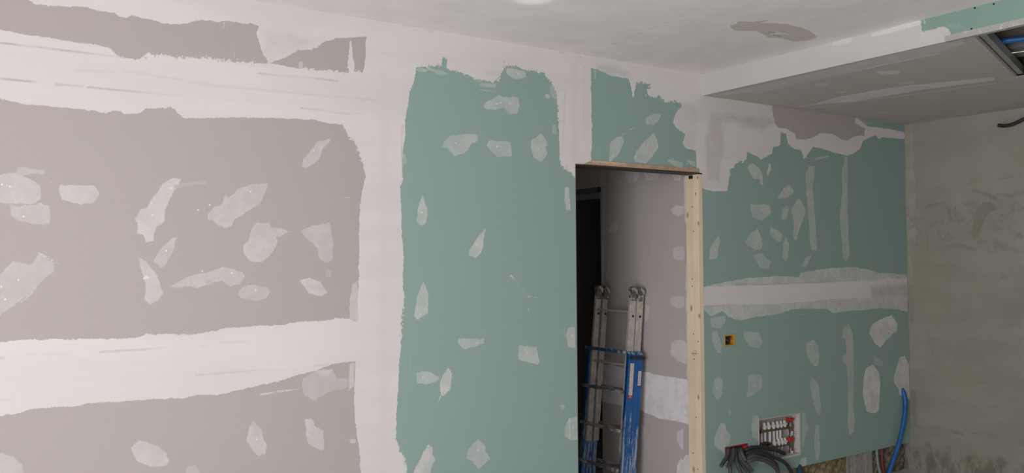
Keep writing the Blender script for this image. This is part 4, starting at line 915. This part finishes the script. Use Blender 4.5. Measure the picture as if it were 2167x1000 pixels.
# what runs above the dropped ceiling, seen through its opening
def Z_(x, y, z): return P(x, y, 2, z)
def clampy(v, r): return Vector((max(v.x, XF+.02+r), v.y, v.z))
ptube('air_duct', [clampy(Z_(x, y, 2.735), .022) for x, y in ((2075, 88), (2100, 90), (2135, 85), (2167, 81), (2230, 70), (2320, 55))], .016, bl, 'blue flexible pipe above the open edge of the dropped ceiling', 'pipe', ribs=1)
ptube('metal_rod', [Z_(2115, 113, 2.72), Z_(2140, 112, 2.72), Z_(2170, 108, 2.72), Z_(2260, 96, 2.72)], .004, simple('bright_steel', (.75, .75, .75), .25, .6), 'thin bright metal rod above the open dropped ceiling', 'rod')
bm = bmesh.new(); pA = Z_(2105, 108, 2.76); box(bm, pA.x-.05, pA.x+.20, .8, pA.y+.05, 2.745, 2.775, .003)
tag(mobj('ceiling_rail', bm, simple('rail_grey', (.30, .31, .30), .5, .4)), 'grey metal ceiling rail above the blue pipe in the dropped ceiling', 'rail')
bm = bmesh.new(); box(bm, XF+.022, XF+.07, .6, 2.0, ZS+.085, ZC-.002, .002)
tag(mobj('timber_batten', bm, simple('brown_batten', (.36, .25, .18), .8)), 'brown timber batten inside the open dropped ceiling beside the corner bead', 'batten')

# ---- what shows below the cut bottom edge of the far board
wool = simple('mineral_wool', (.235, .185, .10), .95, 0, .45, 35, .6, 60)
def lumpy(x0, x1, y0, y1, z0, z1, seed):
    bm = bmesh.new(); box(bm, x0, x1, y0, y1, z0, z1)
    bmesh.ops.subdivide_edges(bm, edges=bm.edges[:], cuts=12, use_grid_fill=True)
    rnd = random.Random(seed)
    for v in bm.verts:
        if y0+.001 < v.co.y: continue
        v.co.y += .012*math.sin(v.co.x*60+seed)*math.sin(v.co.z*75)+rnd.uniform(-.004, .006)
    return bm
WG = 'mineral wool batts under the cut board edge'
xs = [4.72, 5.32, 5.335, 5.43]
tag(mobj('mineral_wool_batt', lumpy(4.905, 5.40, Y0+.022, YB-.004, 0, ZB+.25, 2), wool), 'wide brown mineral wool batt below the board, left of the pale stud', 'insulation', WG)
tag(mobj('mineral_wool_batt', lumpy(5.76, 6.15, Y0+.035, YB-.004, 0, ZB+.25, 3), simple('dusty_wool', (.20, .16, .11), .95, 0, .5, 30, 1., 60)), 'dusty brown mineral wool batt in the corner behind the blue pipe', 'insulation', WG)
pale = splashed('plastered_stud', (.36, .335, .31), (.50, .48, .45), .5, .62, 12, .8, stretch=(1, 1, .15))
bm = bmesh.new(); box(bm, 5.455, 5.72, Y0+.016, Y0+.085, 0, ZB+.4, .003); tag(mobj('timber_stud', bm, pale), 'pale plaster-smeared upright board below the cut board edge', 'stud')
bm = bmesh.new(); box(bm, 5.408, 5.448, Y0+.014, Y0+.060, 0, ZB+.4, .002); tag(mobj('metal_stud', bm, zinc), 'narrow grey metal stud left of the pale upright board', 'stud')
ptube('conduit', [Vector((5.775, Y0+.022, ZB+.2)), Vector((5.772, Y0+.016, ZB+.02)), Vector((5.778, Y0+.012, .10)), Vector((5.81, Y0+.006, .0))], .011, simple('pale_conduit', (.26, .29, .28), .5), 'pale grey conduit curving down between pale stud and blue pipe', 'conduit', ribs=1)
ptube('conduit', [Vector((5.845, Y0+.02, ZB+.2)), Vector((5.84, Y0+.016, ZB)), Vector((5.835, Y0+.012, .09)), Vector((5.85, Y0+.006, .0))], .008, simple('red_conduit', (.22, .04, .04), .5), 'dark red conduit behind the pale grey one', 'conduit')
ptube('conduit', [P(1690, 985, 1, Y0+.012), P(1693, 1003, 1, Y0-.02), P(1700, 1030, 1, Y0-.03)], .02, simple('navy_conduit', (.02, .05, .10), .5), 'dark blue pipe below the cut board edge under the manifold cabinet', 'conduit')
